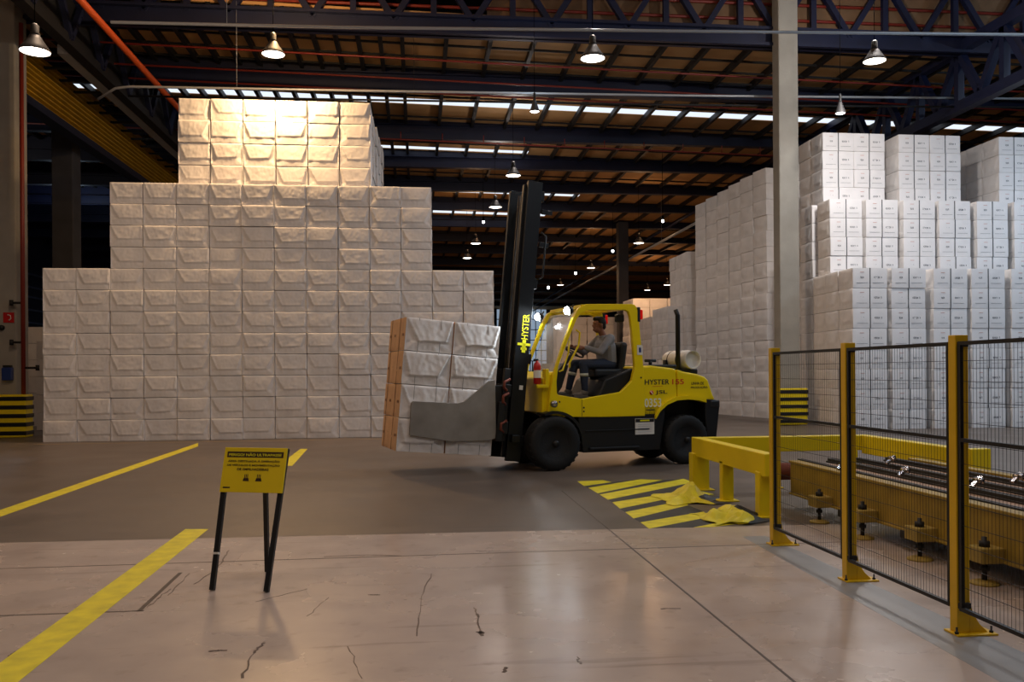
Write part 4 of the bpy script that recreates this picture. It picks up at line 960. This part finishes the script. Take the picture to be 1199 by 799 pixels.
# ------------------------------------------------------------ yellow barrier around the conveyor head
t = thing('barrier', (3.65, 10.85, 0), 'low yellow steel barrier frame around the head of the conveyor', 'barrier')
bx0, bx1, by0, by1, zt = 0, 2.28, -2.2, 0, .68
q = MB(); q.bbox(-.07, .07, by0-.1, by1+.1, zt-.24, zt, .01); q.bbox(.07, bx1+.07, by1-.06, by1+.09, zt-.20, zt-.0, .01); q.bbox(bx1-.07, bx1+.07, by0-.05, by1-.06, zt-.24, zt, .01); q.bbox(bx1-.09, bx1+.13, by0-.17, by0-.05, zt-.26, zt+.02, .01); q.obj('rails', 'yellow', t)
for (x, y, w) in ((0, .0, .11), (0.0, -1.0, .07), (0, -2.12, .08), (bx1-.2, .0, .08), (1.0, 0, .06)):
    q = MB(); q.bbox(x-w, x+w, y-w*.8, y+w*.8, 0.01, zt-.2, .01); q.bbox(x-w-.05, x+w+.05, y-w-.04, y+w+.04, 0, .015, .003); q.obj('leg', 'yellow', t)
# crumpled yellow-black covers on the floor
def crumple(cx, cy, w, d, h, seed, label):
    r = random.Random(seed); q = MB(); n = 12; vs = []
    for k in (0, 1):
        for j in range(n+1):
            for i in range(n+1):
                u = -1+2*i/n; v = -1+2*j/n
                z = h*max(0, 1-abs(u-.25*v)**1.3)*max(0, 1-abs(v)**1.5)*(.55+.45*math.sin(5*u+seed)*math.cos(4*v))+r.uniform(0, .03)*(1-abs(u))
                e = 1+.15*math.sin(7*v+seed)
                vs.append((cx+u*w*e+.06*math.sin(6*v+seed), cy+v*d*(1+.12*math.sin(5*u)), max(0.002, z)+(.006 if k else 0)))
    N = (n+1)**2
    for j in range(n):
        for i in range(n):
            a_ = j*(n+1)+i
            mi = 1 if (u := i/n) > .62 and j < n*.8 else 0
            q.add([vs[a_+N], vs[a_+1+N], vs[a_+n+2+N], vs[a_+n+1+N]], [(0, 1, 2, 3)], mi); q.add([vs[a_], vs[a_+1], vs[a_+n+2], vs[a_+n+1]], [(3, 2, 1, 0)], mi)
    return q.obj('floor_cover', ['floor_yellow', 'dull'], label=label, cat='cover', loc=(cx, cy, 0))
p = G(806, 585); crumple(p.x, p.y, .34, .42, .20, 2, 'crumpled yellow and black floor cover at the barrier\'s first leg')
p = G(856, 608); crumple(p.x, p.y, .30, .33, .22, 5, 'crumpled yellow and black floor cover nearest the fence post')
p = G(812, 606); q = MB()
# ------------------------------------------------------------ conveyor
cy0, cy1 = 1.6, 10.1; cx0, cx1 = 4.15, 5.65
t = thing('conveyor', (4.9, 6, 0), 'long low conveyor with tan side beams and dark chain tracks', 'conveyor')
def C(x0, x1, y0, y1, z0, z1, q, r=.006): q.bbox(x0-4.9, x1-4.9, y0-6, y1-6, z0, z1, r)
for x in (cx0, cx1-.08):
    q = MB(); C(x, x+.08, cy0, cy1-.9 if x == cx0 else cy1-.9, .17, .53, q); C(x-.02, x+.1, cy0, cy1-.9, .515, .54, q); C(x-.02, x+.1, cy0, cy1-.9, .16, .18, q); q.obj('side_beam', 'beam_yellow', t)
q = MB(); C(cx0+.08, cx1-.08, cy0, cy1-.9, .44, .49, q); q.obj('deck', 'deck_tan', t)
for i, x in enumerate((4.36, 4.72, 5.06, 5.42)):
    q = MB(); C(x-.03, x-.008, cy0, cy1-.7, .49, .535, q, .003); C(x+.008, x+.03, cy0, cy1-.7, .49, .535, q, .003); C(x-.05, x+.05, cy0, cy1-.7, .485, .505, q, .003); q.obj('chain_track', 'dull', t)
q = MB()
for i, (x, y) in enumerate(((4.2, 8.2), (4.5, 7.6), (4.9, 7.4), (4.95, 8.6), (5.2, 7.0), (4.68, 6.8), (5.35, 8.0), (5.0, 6.2))):
    q = MB(); q.bar((x-4.9, y-6, .55), (x-4.9+.09, y-6, .63), .05, .02); q.tube([(x-4.9+.06, y-6-.05, .6), (x-4.9+.06, y-6+.05, .6)], .025, 10)
    q.obj('chain_stop', 'chrome', t)
M['tanfoot'] = mat('foot_tan', (.68, .58, .26), .6, noise=.3)
for i, y in enumerate((8.30, 7.45, 6.55, 5.75, 4.85, 4.2)):
    f_ = bpy.data.objects.new('foot', None); COL.objects.link(f_); f_.parent = t; f_.location = (4.03-4.9, y-6, 0)
    q = MB(); q.bbox(-.06, .12, -.09, .09, .16, .27, .008); q.obj('block', 'tanfoot', f_)
    q = MB(); q.tube([(0.02, 0, .012), (.02, 0, .34)], .018, 8); q.lathe([(.04, .27), (.04, .31)], 6, T=Matrix.Translation((.02, 0, 0))); q.lathe([(.035, .10), (.035, .13)], 6, T=Matrix.Translation((.02, 0, 0))); q.obj('adjusting_bolt', 'darksteel', f_)
    q = MB(); q.lathe([(.10, 0), (.10, .012), (.05, .03)], 20, T=Matrix.Translation((.02, 0, 0))); q.obj('foot_pad', 'tanfoot', f_)
q = MB()
for y in (8.0, 6.9, 5.3, 3.7): q = MB(); C(4.12, cx1, y-.06, y+.06, .10, .17, q); q.obj('cross_beam', 'darksteel', t)
q = MB(); C(4.10, 4.15, 5.05, 5.30, .25, .52, q); q.obj('access_plate', 'beam_yellow', t)
q = MB(); q.lathe([(.045, 0), (.045, .02), (.02, .025)], 20, T=Matrix.Translation((4.10-4.9, 5.2-6, .40)) @ Matrix.Rotation(-PI/2, 4, 'Y')); 
q.tube([(4.10-4.9, 5.2-6, .36), (4.09-4.9, 5.2-6, .2)], .006, 6); q.obj('sensor', 'darksteel', t)
q = MB(); q.lathe([(.10, -.3), (.10, .3)], 20, T=Matrix.Translation((4.3-4.9, 9.5-6, .38)) @ Matrix.Rotation(PI/2, 4, 'Y')); q.lathe([(.12, -.02), (.12, .02)], 20, T=Matrix.Translation((4.0-4.9, 9.4-6, .38)) @ Matrix.Rotation(PI/2, 4, 'Y')); q.obj('drive_roller', 'rust', t)
bpy.context.view_layer.update()
